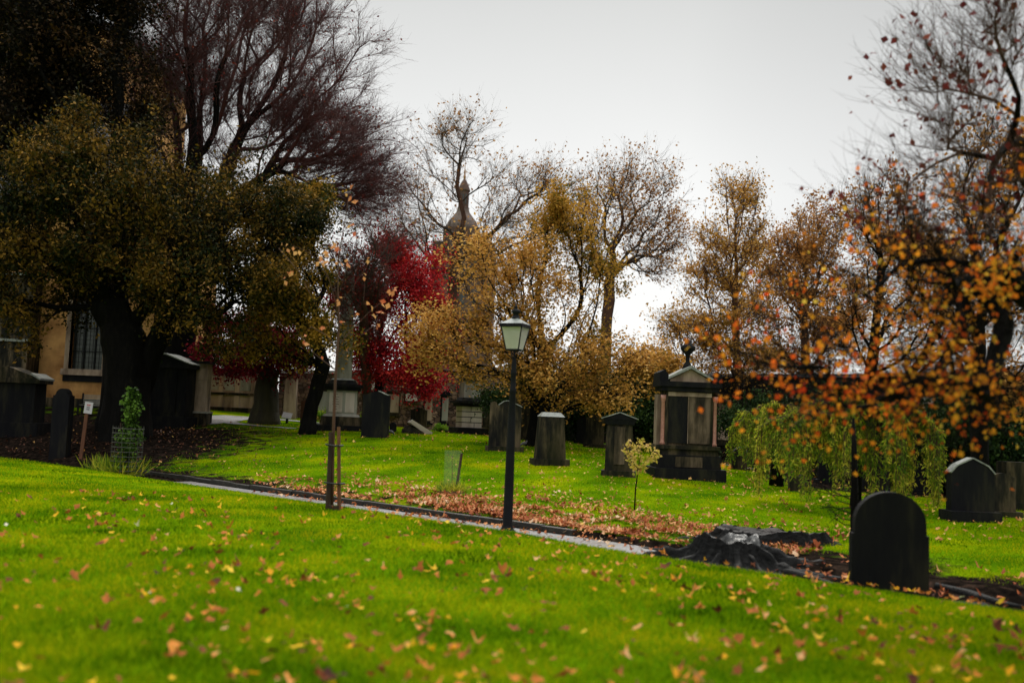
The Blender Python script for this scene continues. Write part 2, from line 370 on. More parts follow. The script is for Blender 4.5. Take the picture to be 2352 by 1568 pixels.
def build_ground():
    xs = np.unique(np.concatenate([np.linspace(-30, 30, 301), np.linspace(-2500, -30, 18), np.linspace(30, 2500, 18)]))
    ys = np.unique(np.concatenate([np.linspace(-8, 50, 291), np.linspace(50, 90, 30), np.linspace(-400, -8, 6), np.linspace(90, 2800, 20)]))
    X, Y = np.meshgrid(xs, ys); Z = H(X, Y)
    nx, ny = len(xs), len(ys)
    V = np.stack([X.ravel(), Y.ravel(), Z.ravel()], 1)
    i = (np.arange(ny-1)[:, None]*nx + np.arange(nx-1)[None, :]).ravel()
    F = np.stack([i, i+1, i+nx+1, i+nx], 1)
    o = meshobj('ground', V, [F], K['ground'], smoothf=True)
    at = o.data.attributes.new('soil', 'FLOAT', 'POINT'); at.data.foreach_set('value', soil_shade_mask(X.ravel(), Y.ravel()).astype(np.float32))
    tagp(o, kind='structure', label='bright green churchyard lawn with bare soil beside the path')
def ribbon(name, line, wid, m, lift=.02, kind='structure', label=None):
    """line: list of (x,y); flat strip lying on the ground"""
    L = np.array(line, float); 
    seg = np.concatenate([[0], np.cumsum(np.linalg.norm(np.diff(L, axis=0), axis=1))])
    q = np.arange(0, seg[-1], .25); cx = np.interp(q, seg, L[:, 0]); cy = np.interp(q, seg, L[:, 1])
    d = np.stack([np.gradient(cx), np.gradient(cy)], 1); d /= np.linalg.norm(d, axis=1)[:, None]
    n = np.stack([-d[:, 1], d[:, 0]], 1)
    ks = np.linspace(-.5, .5, 7); V = []
    w = np.broadcast_to(wid, q.shape) if not hasattr(wid, '__len__') else np.interp(q, np.linspace(0, seg[-1], len(wid)), wid)
    for k in ks:
        x = cx+n[:, 0]*w*k; y = cy+n[:, 1]*w*k
        V.append(np.stack([x, y, H(x, y)+lift], 1))
    V = np.stack(V, 1).reshape(-1, 3); m7 = 7
    i = (np.arange(len(q)-1)[:, None]*m7 + np.arange(m7-1)[None, :]).ravel()
    o = meshobj(name, V, [np.stack([i, i+1, i+m7+1, i+m7], 1)], m, smoothf=True)
    return tagp(o, kind=kind, label=label)
build_ground()
ribbon('path', [st(.05, -3.6), st(0, 12.5)], 1.40, K['path'], .03, label='narrow wet gravel path below the lawn bank')
def pg(px, py):
    """point where the sight line of a pixel meets the ground"""
    lo, hi = 4.0, 80.0
    for D in np.arange(6, 75, .25):
        p = P(px, py, D)
        if p[2] <= Hs(p[0], p[1]): return p[:2]
    return P(px, py, 60)[:2]
def gp(px, D): g = G(px, D); return (g[0], g[1])
ribbon('path', [gp(330, 41.5), gp(420, 43.5), gp(480, 46), gp(540, 48.5), gp(640, 49), gp(760, 48.4)], [2.5, 3.2, 3.0, 1.8, 1.0, .8], K['path'], .03, label='wet pale path curving between the far wall and the dark tomb')
ribbon('path', [gp(500, 45.2), gp(545, 43.4), gp(600, 42.3), gp(680, 42.0)], [1.0, .7, .5, .3], K['path'], .035, label='thin wet branch of the far path along the lawn')
ribbon('path', [gp(1600, 35), gp(1700, 34.5), gp(1790, 33.5), gp(1860, 33)], .5, K['path'], .03, label='thin pale path behind the weeping tree')
# kerb of separate stones along the far side of the path
rk = random.Random(4)
mb = MB(); t = 16.5
while t > -.2:
    L = rk.uniform(.7, 1.0)
    a = st(.86+rk.gauss(0, .01), t-L/2)
    mb.box(a[0]-L/2+.006, a[0]+L/2-.006, a[1]-.07, a[1]+.07, -.50, -.335+rk.gauss(0, .008), rz=math.atan2(TAN[1], TAN[0]))
    t -= L
tagp(mb.build('kerb', K['kerb'], bevel=.012), kind='structure', label='dark stone kerb along the gravel path')

# ------------------------------------------------------------------ grass and leaves
def blades():
    rg = np.random.default_rng(7); xs, ys, hs = [], [], []
    def patch(n, d0, d1, h, wide=1.35):
        u = rg.random(n); D = np.exp(np.log(d0)+u*(np.log(d1)-np.log(d0)))
        x = (rg.random(n)-.5)*1.03*wide*D
        return x, D, h*(.55+.9*rg.random(n))*(1+.25*wav(x*.8, D*.8))
    for a in (patch(250000, 4.6, 19, .042), patch(120000, 16, 34, .034), patch(50000, 28, 46, .04)):
        xs.append(a[0]); ys.append(a[1]); hs.append(a[2])
    x = np.concatenate(xs); y = np.concatenate(ys); h = np.concatenate(hs)
    s = s_of(x, y); sm = soil_shade_mask(x, y)
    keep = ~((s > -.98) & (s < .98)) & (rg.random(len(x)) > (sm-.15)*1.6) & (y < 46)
    x, y, h = x[keep], y[keep], h[keep]; n = len(x); z = H(x, y)
    w = .0032+.00030*y; an = rg.random(n)*math.pi
    lean = rg.normal(0, .45, (n, 2))*h[:, None]
    B = np.stack([x, y, z-.004], 1); dw = np.stack([np.cos(an)*w, np.sin(an)*w, np.zeros(n)], 1)
    V = np.stack([B-dw, B+dw, B+np.stack([lean[:, 0], lean[:, 1], h], 1)], 1).reshape(-1, 3)
    F = np.arange(3*n).reshape(-1, 3)
    m = mat_leaf('grass blades', [(.08, (.018, .065, .001)), (.32, (.085, .21, .002)), (.6, (.21, .34, .002)), (.98, (.56, .48, .006))], .45, 1.0, clump=.75, spec=0.0)
    tagp(meshobj('grass', V, [F], m), 'short bright green grass covering the lawns', 'grass', kind='stuff')
blades()
LEAFN = 9
def leaf_shapes(rg, c, size, tiltamt=.35):
    """lobed fallen leaves as curled fans; c (n,3)"""
    n = len(c); k = LEAFN
    ang = np.linspace(0, 2*math.pi, k, endpoint=False)[None, :] + rg.random((n, 1))*6.28
    lob = np.where(np.arange(k) % 2 == 0, 1.0, .58)[None, :]*(.8+.4*rg.random((n, k)))
    asp = .6+.4*rg.random((n, 1))
    r = size[:, None]*.5*lob
    lx = np.cos(ang)*r; ly = np.sin(ang)*r*asp
    rot = rg.random(n)*6.28; cr, sr = np.cos(rot)[:, None], np.sin(rot)[:, None]
    X, Y = lx*cr-ly*sr, lx*sr+ly*cr
    ta, tb = rg.normal(0, tiltamt, (n, 1)), rg.normal(0, tiltamt, (n, 1))
    curl = rg.uniform(-1.5, 3.0, (n, 1))
    Z = X*ta+Y*tb+curl*(lx**2)/np.maximum(size[:, None], .01)
    Z = Z-Z.min(axis=1, keepdims=True)
    V = np.stack([X+c[:, :1], Y+c[:, 1:2], Z+c[:, 2:3]], 2).reshape(-1, 3)
    F = np.arange(n*k).reshape(n, k)
    return V, F
def fallen():
    rg = np.random.default_rng(21)
    def put(name, x, y, size, m, label, lift=.012):
        z = H(x, y)+lift
        s = s_of(x, y); z = np.where(np.abs(s) < .75, z+.02, z+.02)
        V, F = leaf_shapes(rg, np.stack([x, y, z], 1), size)
        tagp(meshobj(name, V, [F], m), label, 'leaves', kind='stuff')
    # thick brown drift on the bank beyond the path
    n = 9000; t = rg.normal(.6, 4.3, n); s = 1.0+np.abs(rg.normal(0, 1.35, n))
    x = PC[0]+NRM[0]*s+TAN[0]*t; y = PC[1]+NRM[1]*s+TAN[1]*t
    cl = wav(x*1.9, y*1.9)+.5*wav(x*5, y*5); kp = (cl+rg.normal(0, .25, n) > -.2) & (t > -5.0) & (t < 11.5)
    x, y = x[kp], y[kp]
    n2 = 420; t2 = rg.uniform(-7, 9, n2); s2 = .95-np.abs(rg.normal(0, .3, n2)); 
    x = np.concatenate([x, PC[0]+NRM[0]*s2+TAN[0]*t2]); y = np.concatenate([y, PC[1]+NRM[1]*s2+TAN[1]*t2])
    brown = mat_leaf('dry pinkish brown leaves', [(.05, (.10, .020, .008)), (.35, (.30, .07, .022)), (.6, (.52, .18, .06)), (.85, (.64, .32, .14)), (1, (.74, .52, .34))], .15, .7, clump=1.2)
    put('fallen_leaves', x, y, rg.uniform(.05, .12, len(x)), brown, 'thick drift of dry brown leaves on the bank beyond the path')
    # scattered over the far lawn
    n = 5200; D = rg.uniform(17, 44, n); x = (rg.random(n)-.5)*1.25*D; s = s_of(x, D); kp = (s > 1.2) & (rg.random(n) < .35+.65*(x > 0)); 
    mix = mat_leaf('orange brown lawn leaves', [(.1, (.16, .05, .015)), (.4, (.42, .17, .04)), (.7, (.62, .34, .12)), (.95, (.80, .52, .12))], .2, .75, clump=2.2)
    put('fallen_leaves', x[kp], D[kp], rg.uniform(.05, .12, kp.sum()), mix, 'orange leaves scattered over the far lawn')
    # foreground
    n = 4000; u = rg.random(n); D = 4.4+u**1.3*13; x = (rg.random(n)-.5)*1.35*D; s = s_of(x, D)
    cl = wav(x*1.1+3, D*1.1)+.6*wav(x*3.3, D*3.3); kp = (s < -1.0) & (cl+rg.normal(0, .5, n) > .05-.25*(x > -1))
    x, D = x[kp], D[kp]; k2 = rg.random(len(x)); 
    a = k2 < .83; b = (k2 >= .83) & (k2 < .99); c = k2 >= .99
    yel = mat_leaf('bright yellow leaves', [(.1, (.70, .26, .01)), (.5, (.85, .45, .015)), (.9, (.90, .62, .06))], .3, .75, clump=5)
    rb = mat_leaf('brown and orange foreground leaves', [(.1, (.05, .015, .008)), (.35, (.16, .045, .016)), (.6, (.42, .13, .025)), (.8, (.62, .22, .03)), (.97, (.72, .40, .18))], .2, .75, clump=4)
    pal = mat_leaf('pale upturned leaves', [(.1, (.55, .50, .34)), (.9, (.85, .78, .62))], .2, .75, clump=4)
    put('fallen_leaves', x[a], D[a], rg.uniform(.045, .115, a.sum()), rb, 'brown and orange leaves scattered on the foreground lawn', .035)
    put('fallen_leaves', x[b], D[b], rg.uniform(.045, .11, b.sum()), yel, 'yellow leaves lying on the foreground lawn', .04)
    put('fallen_leaves', x[c], D[c], rg.uniform(.04, .085, c.sum()), pal, 'pale upturned leaves lying on the foreground lawn', .04)
    # dull litter under the left trees
    n = 1500; x = rg.normal(-15.5, 5, n); y = rg.normal(35, 4, n); kp = s_of(x, y) > .9
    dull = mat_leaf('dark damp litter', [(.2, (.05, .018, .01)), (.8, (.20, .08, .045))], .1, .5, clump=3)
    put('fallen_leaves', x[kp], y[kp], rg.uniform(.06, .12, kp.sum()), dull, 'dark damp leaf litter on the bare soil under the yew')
    n = 420; t = rg.uniform(-22, -5.5, n); s = rg.normal(.8, .8, n); x = PC[0]+NRM[0]*s+TAN[0]*t; y = PC[1]+NRM[1]*s+TAN[1]*t
    put('fallen_leaves', x, y, rg.uniform(.06, .13, n), brown, 'red brown leaves on the dark soil round the stump and black headstone')
fallen()

# ------------------------------------------------------------------ trees
def grow(start_nodes, start_par, targets, bf, step, rg, curl=.12):
    """targets joined one by one to the growing branch net, short total length wins"""
    pos = [np.array(p, float) for p in start_nodes]; par = list(start_par)
    plen = [0.0]
    for i in range(1, len(pos)): plen.append(plen[par[i]]+np.linalg.norm(pos[i]-pos[par[i]]))
    T = np.array(targets); n = len(T)
    best = np.full(n, 1e9); who = np.zeros(n, int); alive = np.ones(n, bool)
    def upd(idx):
        nonlocal best, who
        for k in idx:
            c = np.linalg.norm(T-pos[k], axis=1)*1.0 + bf*plen[k]
            mk = c < best; best[mk] = c[mk]; who[mk] = k
    upd(range(max(0, len(pos)//4), len(pos)))
    tips = []
    for _ in range(n):
        b = np.where(alive, best, 1e9); j = int(np.argmin(b)); alive[j] = False
        k = who[j]; a = pos[k]; d = T[j]-a; L = np.linalg.norm(d)
        if L < .05: continue
        m = max(1, int(L/step)); new = []
        pd = pos[k]-pos[par[k]] if par[k] >= 0 else np.array([0, 0, 1.0]); pd = pd/(np.linalg.norm(pd)+1e-9)
        off = pd*L*.28
        prev = k
        for q in range(1, m+1):
            f = q/m
            p = a+d*f + off*(f*(1-f)*2.2) + (rg.normal(0, curl*step*.6, 3) if q < m else 0)
            pos.append(p); par.append(prev); plen.append(plen[prev]+L/m); prev = len(pos)-1; new.append(prev)
        tips.append(prev); upd(new)
    return np.array(pos), np.array(par), tips
def radii(pos, par, R, r0, nfix=0):
    n = len(pos); leafn = np.zeros(n)
    child = np.zeros(n, int)
    for i in range(1, n): child[par[i]] += 1
    leafn[child == 0] = 1
    for i in range(n-1, 0, -1): leafn[par[i]] += leafn[i]
    e = math.log(max(leafn[0], 2))/math.log(R/r0)
    return r0*leafn**(1.0/e), leafn
def tubes(pos, par, rad, sel, k, leafn):
    """each branch piece = k-sided tapered tube"""
    n = len(pos); main = np.full(n, -1)
    order = np.argsort(leafn, kind='stable')
    for i in order:
        if par[i] >= 0: main[par[i]] = i
    ci = np.array([i for i in sel if par[i] >= 0]); pi = par[ci]
    d = pos[ci]-pos[pi]; d /= (np.linalg.norm(d, axis=1)[:, None]+1e-9)
    D = np.zeros((n, 3)); D[ci] = d
    def endd(idx, base):
        mc = main[idx]; has = (mc >= 0)
        nx = np.zeros((len(idx), 3)); nx[has] = pos[mc[has]]-pos[idx[has]]; nx /= (np.linalg.norm(nx, axis=1)[:, None]+1e-9)
        v = base+nx; return v/(np.linalg.norm(v, axis=1)[:, None]+1e-9)
    de = endd(ci, d)
    ismain = main[pi] == ci
    gp_ = par[pi]; pd = np.where((gp_ >= 0)[:, None], pos[pi]-pos[np.maximum(gp_, 0)], d); pd = pd/(np.linalg.norm(pd, axis=1)[:, None]+1e-9)
    ds = np.where(ismain[:, None], pd+d, d); ds /= (np.linalg.norm(ds, axis=1)[:, None]+1e-9)
    r1 = np.where(ismain, rad[pi], np.minimum(rad[pi]*.8, rad[ci]*1.25)); r2 = rad[ci]
    ang = np.arange(k)/k*2*math.pi
    def ring(c, dd, r):
        ref = np.where(np.abs(dd[:, 1:2]) < .93, np.array([[.1, 1.0, .05]]), np.array([[1.0, 0, 0]]))
        a = np.cross(dd, ref); a /= np.linalg.norm(a, axis=1)[:, None]; b = np.cross(dd, a)
        fl = (1+.10*np.sin(ang*3+c[:, 2:3]*.9)+.06*np.sin(ang*5-c[:, 2:3]*1.7+1)+.03*np.sin(ang*9+c[:, 2:3]*4))[:, :, None] if k >= 12 else 1.0
        return c[:, None, :]+fl*r[:, None, None]*(a[:, None, :]*np.cos(ang)[None, :, None]+b[:, None, :]*np.sin(ang)[None, :, None])
    A = ring(pos[pi], ds, r1); B = ring(pos[ci], de, r2); m = len(ci)
    V = np.concatenate([A, B], 1).reshape(-1, 3); base = (np.arange(m)*2*k)[:, None]
    F = []
    for q in range(k):
        F.append(np.stack([base[:, 0]+q, base[:, 0]+(q+1) % k, base[:, 0]+k+(q+1) % k, base[:, 0]+k+q], 1))
    return V, np.concatenate(F)
def twig_geo(org, dirs, L, r, rg, segs=3, up=.15, spread=.6, k=3, wander=.25):
    """many thin bent shoots; returns V,F and points along them"""
    n = len(org); d = dirs+rg.normal(0, spread, (n, 3)); d[:, 2] += up; d /= np.linalg.norm(d, axis=1)[:, None]
    pts = [org]; ds = []
    for q in range(segs):
        ds.append(d); pts.append(pts[-1]+d*(L/segs)[:, None])
        d = d+rg.normal(0, wander, (n, 3)); d[:, 2] += up*.4; d /= np.linalg.norm(d, axis=1)[:, None]
    ang = np.arange(k)/k*2*math.pi; Vs = []
    for q, p in enumerate(pts):
        dd = ds[min(q, segs-1)]; ref = np.where(np.abs(dd[:, 1:2]) < .93, np.array([[.1, 1.0, .05]]), np.array([[1.0, 0, 0]]))
        a = np.cross(dd, ref); a /= np.linalg.norm(a, axis=1)[:, None]; b = np.cross(dd, a)
        rr = (r*(1-.75*q/segs))[:, None, None]
        Vs.append(p[:, None, :]+rr*(a[:, None, :]*np.cos(ang)[None, :, None]+b[:, None, :]*np.sin(ang)[None, :, None]))
    V = np.stack(Vs, 1).reshape(-1, 3); base = np.arange(n)*(segs+1)*k; F = []
    for s_ in range(segs):
        for q in range(k):
            a0 = base+s_*k
            F.append(np.stack([a0+q, a0+(q+1) % k, a0+k+(q+1) % k, a0+k+q], 1))
    return V, np.concatenate(F), pts, ds
def leaf_cloud(c, size, rg, droop=0.0, aspect=.62, flat=0.0):
    n = len(c)
    a = rg.normal(0, 1, (n, 3)); a[:, 2] = a[:, 2]*(1-flat)-droop; a /= np.linalg.norm(a, axis=1)[:, None]
    h = rg.normal(0, 1, (n, 3)); h[:, 2] *= (1-flat); b = np.cross(a, np.cross(h, a)); b /= (np.linalg.norm(b, axis=1)[:, None]+1e-9)
    nn = np.cross(a, b)
    L = (size*(.65+.7*rg.random(n)))[:, None]; W = L*aspect*.5
    tip = c+a*L; mid = c+a*L*.48
    fold = nn*W*.35
    V = np.stack([c, mid+b*W+fold, tip, mid-b*W+fold], 1).reshape(-1, 3)
    return V, np.arange(4*n).reshape(n, 4)
def ellip(rg, c, r, n, shell=0.0, holes=1.0):
    m = n*3
    v = rg.normal(0, 1, (m, 3)); v /= np.linalg.norm(v, axis=1)[:, None]
    u = rg.random(m)**(1/2.2); u = u*(1-shell)+shell*(.72+.28*rg.random(m))
    u = u*(1+.28*np.sin(v[:, 0]*5.1+c[0])*np.sin(v[:, 2]*4.3+c[2]+v[:, 1]*3))*(1+.16*rg.normal(0, 1, m)*(u > .6))
    p = c+v*u[:, None]*r
    q = p/ (np.max(r)*.34)
    hole = np.sin(q[:, 0]*1.7+q[:, 1]*1.1)+np.sin(q[:, 1]*1.9-q[:, 2]*1.3+1)+np.sin(q[:, 2]*2.1+q[:, 0]*.9+2)
    o = np.argsort(-(hole*holes+rg.normal(0, .9, m)))[:n]
    return p[o]
def make_tree(name, label, cat, trunk, blobs, seed, R=.25, r0=.006, bf=.5, step=.45, bark='bark_dark', twigbark=None,
              twigs=0, twL=.6, twr=.004, sub=0, leaves=0, lsize=.12, lmat=None, lspread=.15, droop=.3, group=None, on='tips',
              twup=.15, thick=.05, shell=0.2, outd=.8, extra=None, aspect=.62, trunkname='trunk', flat=0., leaf_from=None, lclump=.55, lvar=.8, holes=1.0, tspread=.35, flare=.4):
    """trunk: list of (px,py,D); blobs: list of (px,py,D,rx_px,ry_px,rdepth_m,n)"""
    rg = np.random.default_rng(seed)
    tp = [P(*q) for q in trunk]; b0 = tp[0].copy(); b0[2] = Hs(b0[0], b0[1])-.35; tp[0] = b0
    nodes = [tp[0]]; par = [-1]
    for a, b in zip(tp, tp[1:]):
        m = max(1, int(np.linalg.norm(b-a)/step))
        for q in range(1, m+1):
            nodes.append(a+(b-a)*q/m+(rg.normal(0, step*.035, 3) if q < m else 0)); par.append(len(nodes)-2)
    T = []; cen = []
    for (px, py, D, rx, ry, rd, n) in blobs:
        c = P(px, py, D); T.append(ellip(rg, c, np.array([rx*D/FPX, rd, ry*D/FPX]), n, shell, holes))
        cen.append(c)
    T = np.concatenate(T); T = T[T[:, 2] > H(T[:, 0], T[:, 1])+.5]
    pos, par, tips = grow(nodes, par, T, bf, step, rg)
    rad, ln = radii(pos, par, R, r0)
    # ease the joints
    main = {}
    ch = [[] for _ in pos]
    for i in range(1, len(pos)): ch[par[i]].append(i)
    nfix = len(nodes)
    for _ in range(2):
        p2 = pos.copy()
        for i in range(nfix, len(pos)):
            if ch[i]:
                m = max(ch[i], key=lambda q: ln[q]); p2[i] = pos[i]*.5+.25*pos[par[i]]+.25*pos[m]
        pos = p2
    # root flare
    for i in range(nfix):
        hz = max(pos[i][2]-b0[2]-.35, 0)
        rad[i] = max(rad[i], R*(.78+.0)) if i < nfix*.5 else rad[i]
        if hz < R*3: rad[i] *= 1+flare*(1-hz/(R*3))**2
    root = thing(name, label, cat, b0, group=group)
    thickn = np.where(rad > thick)[0]; midn = np.where((rad <= thick) & (rad > thick*.3))[0]; thin = np.where(rad <= thick*.3)[0]
    V, F = tubes(pos, par, rad, thickn, 22, ln)
    meshobj(trunkname, V-b0, [F], K[bark], root, smoothf=True)
    Vs, Fs, off = [], [], 0
    for sel, k in ((midn, 6), (thin, 4)):
        if len(sel):
            V, F = tubes(pos, par, rad, sel, k, ln); Vs.append(V); Fs.append(F+off); off += len(V)
    tips = np.array(tips)
    lp = [pos[tips]]
    cc = np.mean(np.array(cen), axis=0)*.5+np.array(tp[min(len(tp)-1, 2)])*.5
    if twigs:
        src = tips if on == 'tips' else np.where(rad < thick*.5)[0]
        idx = rg.choice(src, size=len(src)*twigs if on == 'tips' else twigs*len(tips), replace=True)
        pd = pos[idx]-pos[par[idx]]; pd /= (np.linalg.norm(pd, axis=1)[:, None]+1e-9)
        od = pos[idx]-cc; od /= (np.linalg.norm(od, axis=1)[:, None]+1e-9)
        f = rg.random(len(idx))[:, None]; org = pos[idx]*(1-f)+pos[par[idx]]*f
        V, F, pts, ds = twig_geo(org, pd*(1-outd*.5)+od*outd, twL*(.35+1.2*rg.random(len(idx))**1.5), np.full(len(idx), twr), rg, up=twup, spread=tspread)
        Vs.append(V); Fs.append(F+off); off += len(V); lp = [pts[1], pts[2], pts[3]]
        if sub:
            o2 = np.concatenate([pts[1], pts[2]]*sub); d2 = np.concatenate([ds[1], ds[2]]*sub)
            o2 = o2+rg.normal(0, .01, o2.shape)
            V, F, p3, _ = twig_geo(o2, d2, twL*.5*(.5+.9*rg.random(len(o2))), np.full(len(o2), twr*.65), rg, segs=2, up=twup, spread=.55)
            Vs.append(V); Fs.append(F+off); off += len(V); lp += [p3[1], p3[2]]
    if Vs: meshobj('branches', np.concatenate(Vs)-b0, [np.concatenate(Fs)], K[twigbark or bark], root, smoothf=True)
    if leaves:
        L = np.concatenate(lp) if leaf_from is None else leaf_from(pos, np.concatenate(lp))
        wt = np.exp(rg.normal(0, .9, len(L)//1)); 
        cell = np.floor(L/ (lclump)).astype(int); hsh = (cell[:, 0]*73856093 ^ cell[:, 1]*19349663 ^ cell[:, 2]*83492791) % 997
        wt = wt*np.exp(np.random.default_rng(seed+5).normal(0, lvar, 997))[hsh]
        ii = rg.choice(len(L), size=leaves, p=wt/wt.sum())
        c = L[ii]+rg.normal(0, 1, (leaves, 3))*lspread
        V, F = leaf_cloud(c, np.full(leaves, lsize), rg, droop, aspect, flat)
        meshobj('foliage', V-b0, [F], lmat, root)
    return root

LM = {
 'ivy': mat_leaf('blackish ivy and dead leaves', [(.1, (.006, .007, .003)), (.6, (.02, .014, .006)), (.95, (.09, .045, .015))], .1, .7, clump=.6),
 'yew': mat_leaf('yew sprays', [(.05, (.006, .013, .004)), (.38, (.020, .026, .006)), (.62, (.085, .056, .010)), (.98, (.34, .18, .028))], .12, .7, clump=.55),
 'holly': mat_leaf('olive gold leaves', [(.05, (.012, .03, .005)), (.35, (.055, .065, .010)), (.6, (.26, .16, .02)), (.95, (.60, .33, .045))], .25, .7, clump=.8),
 'red': mat_leaf('crimson leaves', [(.05, (.06, .004, .008)), (.35, (.26, .008, .016)), (.6, (.52, .016, .028)), (.98, (.74, .07, .05))], .3, .7, clump=.7),
 'darkred': mat_leaf('dark crimson leaves', [(.05, (.03, .004, .008)), (.5, (.14, .008, .02)), (.95, (.42, .025, .04))], .3, .7, clump=.7),
 'gold': mat_leaf('golden brown leaves', [(.02, (.09, .07, .012)), (.25, (.26, .16, .03)), (.5, (.52, .26, .05)), (.75, (.72, .37, .085)), (1, (.86, .54, .17))], .35, .7, clump=.5),
 'goldgreen': mat_leaf('green gold leaves', [(.02, (.05, .07, .010)), (.3, (.22, .16, .02)), (.55, (.50, .27, .04)), (.95, (.75, .42, .08))], .35, .7, clump=.6),
 'brown': mat_leaf('russet leaves', [(.05, (.16, .06, .02)), (.5, (.42, .19, .05)), (.95, (.66, .33, .09))], .35, .7, clump=.7),
 'orange': mat_leaf('orange leaves', [(.05, (.72, .06, .015)), (.3, (.82, .15, .02)), (.55, (.86, .27, .02)), (.8, (.88, .40, .03)), (1, (.9, .60, .08))], .6, .7, clump=.9),
 'redbrown': mat_leaf('wine red leaves', [(.05, (.06, .01, .012)), (.5, (.16, .025, .025)), (.95, (.30, .07, .04))], .3, .7, clump=1.2),
 'willow': mat_leaf('weeping green leaves', [(.05, (.05, .12, .012)), (.35, (.15, .28, .02)), (.65, (.42, .46, .03)), (.95, (.72, .60, .07))], .45, .7, clump=1.5),
 'dark': mat_leaf('dark evergreen leaves', [(.05, (.008, .02, .008)), (.5, (.02, .045, .014)), (.95, (.06, .10, .02))], .1, .7, clump=1),
 'fresh': mat_leaf('fresh green leaves', [(.05, (.07, .18, .015)), (.5, (.20, .38, .03)), (.95, (.40, .52, .05))], .4, .7, clump=3),
 'peach': mat_leaf('peach orange leaves', [(.05, (.60, .10, .05)), (.4, (.75, .28, .12)), (.95, (.85, .48, .18))], .35, .7, clump=3),
 'yellow': mat_leaf('yellow green sapling leaves', [(.05, (.25, .32, .04)), (.5, (.60, .48, .08)), (.95, (.75, .50, .20))], .4, .7, clump=4),
}
def yew_extra(*a): pass

# --- the big yew on the left: fused trunk, wide dense crown
make_tree('yew_tree', 'massive dark yew with a fused black trunk filling the left side', 'tree',
    [(295,1000,36),(293,900,36),(288,810,36),(268,740,36)],
    [(60,560,36,190,190,3.2,330),(230,440,36,250,130,3.4,430),(410,500,36,180,150,3,330),(330,600,36,230,110,3.2,330),(40,640,35,100,80,2.5,110),(120,610,36,80,90,2,60),(190,690,37,40,40,1,25),(230,330,36.5,150,60,2,110),(520,640,36,110,130,2.2,200),(150,500,34,200,160,1.6,240)],
    11, R=.78, r0=.008, bf=.35, step=.45, twigs=3, twL=.7, twr=.005, leaves=90000, lsize=.15, lmat=LM['yew'], lspread=.2, droop=.15, thick=.09, aspect=.5, lvar=1.2, lclump=.8, flare=.15)
# extra stems of the same yew clump stand as their own tree
make_tree('yew_tree', 'second twisted yew stem leaning right out of the dark clump beside the massive trunk', 'tree',
    [(318,992,36.5),(322,900,36.5),(350,800,36.2),(390,720,36)],
    [(560,560,36,170,150,2.4,330),(470,700,35.5,130,80,2,150),(660,520,36.5,90,90,1.8,130)],
    12, R=.38, r0=.008, bf=.35, step=.45, twigs=3, twL=.7, twr=.005, leaves=26000, lsize=.14, lmat=LM['yew'], lspread=.2, droop=.15, thick=.08, aspect=.5, lvar=1.2, lclump=.8)
make_tree('holly_tree', 'olive and gold tree with a black leaning trunk between yew and obelisk', 'tree',
    [(706,979,38.5),(716,930,38.5),(730,880,38.5),(742,840,38.4),(720,760,38.3)],
    [(640,520,38.5,110,95,2.2,230),(600,660,38,100,100,2,210),(690,640,38.4,70,110,2,180),(720,780,38.5,70,60,1.6,110),(720,490,38.5,55,60,1.5,70),(600,770,38.5,60,50,1.5,70)],
    13, R=.26, r0=.007, bf=.4, step=.4, twigs=3, twL=.55, twr=.005, leaves=40000, lsize=.13, lmat=LM['holly'], lspread=.2, lvar=1.1, lclump=.7, droop=.2, thick=.06)
# --- tall bare beech behind
make_tree('beech_tree', 'huge bare beech with upswept black limbs and reddish twigs rising behind the yew', 'tree',
    [(400,985,46),(405,860,46),(412,740,46),(420,660,46)],
    [(560,170,46,260,230,4.5,900),(740,330,46,170,150,3.5,520),(400,100,46,150,260,3.5,420),(500,430,46,190,120,3.5,200),(820,440,46,110,90,2.5,230),(600,-80,46,240,110,3,200),(640,40,46,130,110,3,200)],
    14, R=.75, r0=.013, bf=.42, step=.7, twigs=6, twL=1.3, twr=.008, sub=2, leaves=5200, lsize=.13, lmat=LM['redbrown'], lspread=.1, droop=.5, thick=.10, twup=.12, bark='bark_dark', twigbark='bark_red', outd=.6, on='thin', holes=.15, tspread=.5)
make_tree('bare_tree', 'tall black bare tree crossing the church gable at the top left corner', 'tree',
    [(268,990,41),(266,850,41),(262,650,41),(266,420,41),(272,200,41),(276,60,41)],
    [(200,60,41,110,200,2.5,190),(60,120,41,130,220,3,420),(90,330,41,150,120,3,260),(280,-40,41,90,120,2,70),(160,180,41,70,130,1.5,150),(290,260,41,60,160,2,60),(20,-60,41,160,120,3,120)],
    15, R=.55, r0=.012, bf=.55, step=.6, twigs=6, twL=1.3, twr=.008, sub=2, leaves=75000, lsize=.16, lmat=LM['ivy'], lspread=.28, thick=.09, twup=.1)
# --- dark twiggy cherry between obelisk and maple
make_tree('cherry_tree', 'leafless grey brown tree with dense downswept twigs above the obelisk', 'tree',
    [(842,985,44),(842,900,43.5),(838,800,43),(835,700,42)],
    [(825,610,41,70,90,1.4,190),(800,680,40.5,45,70,1,100),(900,560,42,60,45,1.2,70),(840,710,41.5,40,70,1.2,70)],
    16, R=.2, r0=.008, bf=.5, step=.4, twigs=7, twL=.8, twr=.005, sub=1, leaves=2500, lsize=.12, lmat=LM['redbrown'], thick=.05, twup=-.12, bark='bark_brown', twigbark='bark_far')
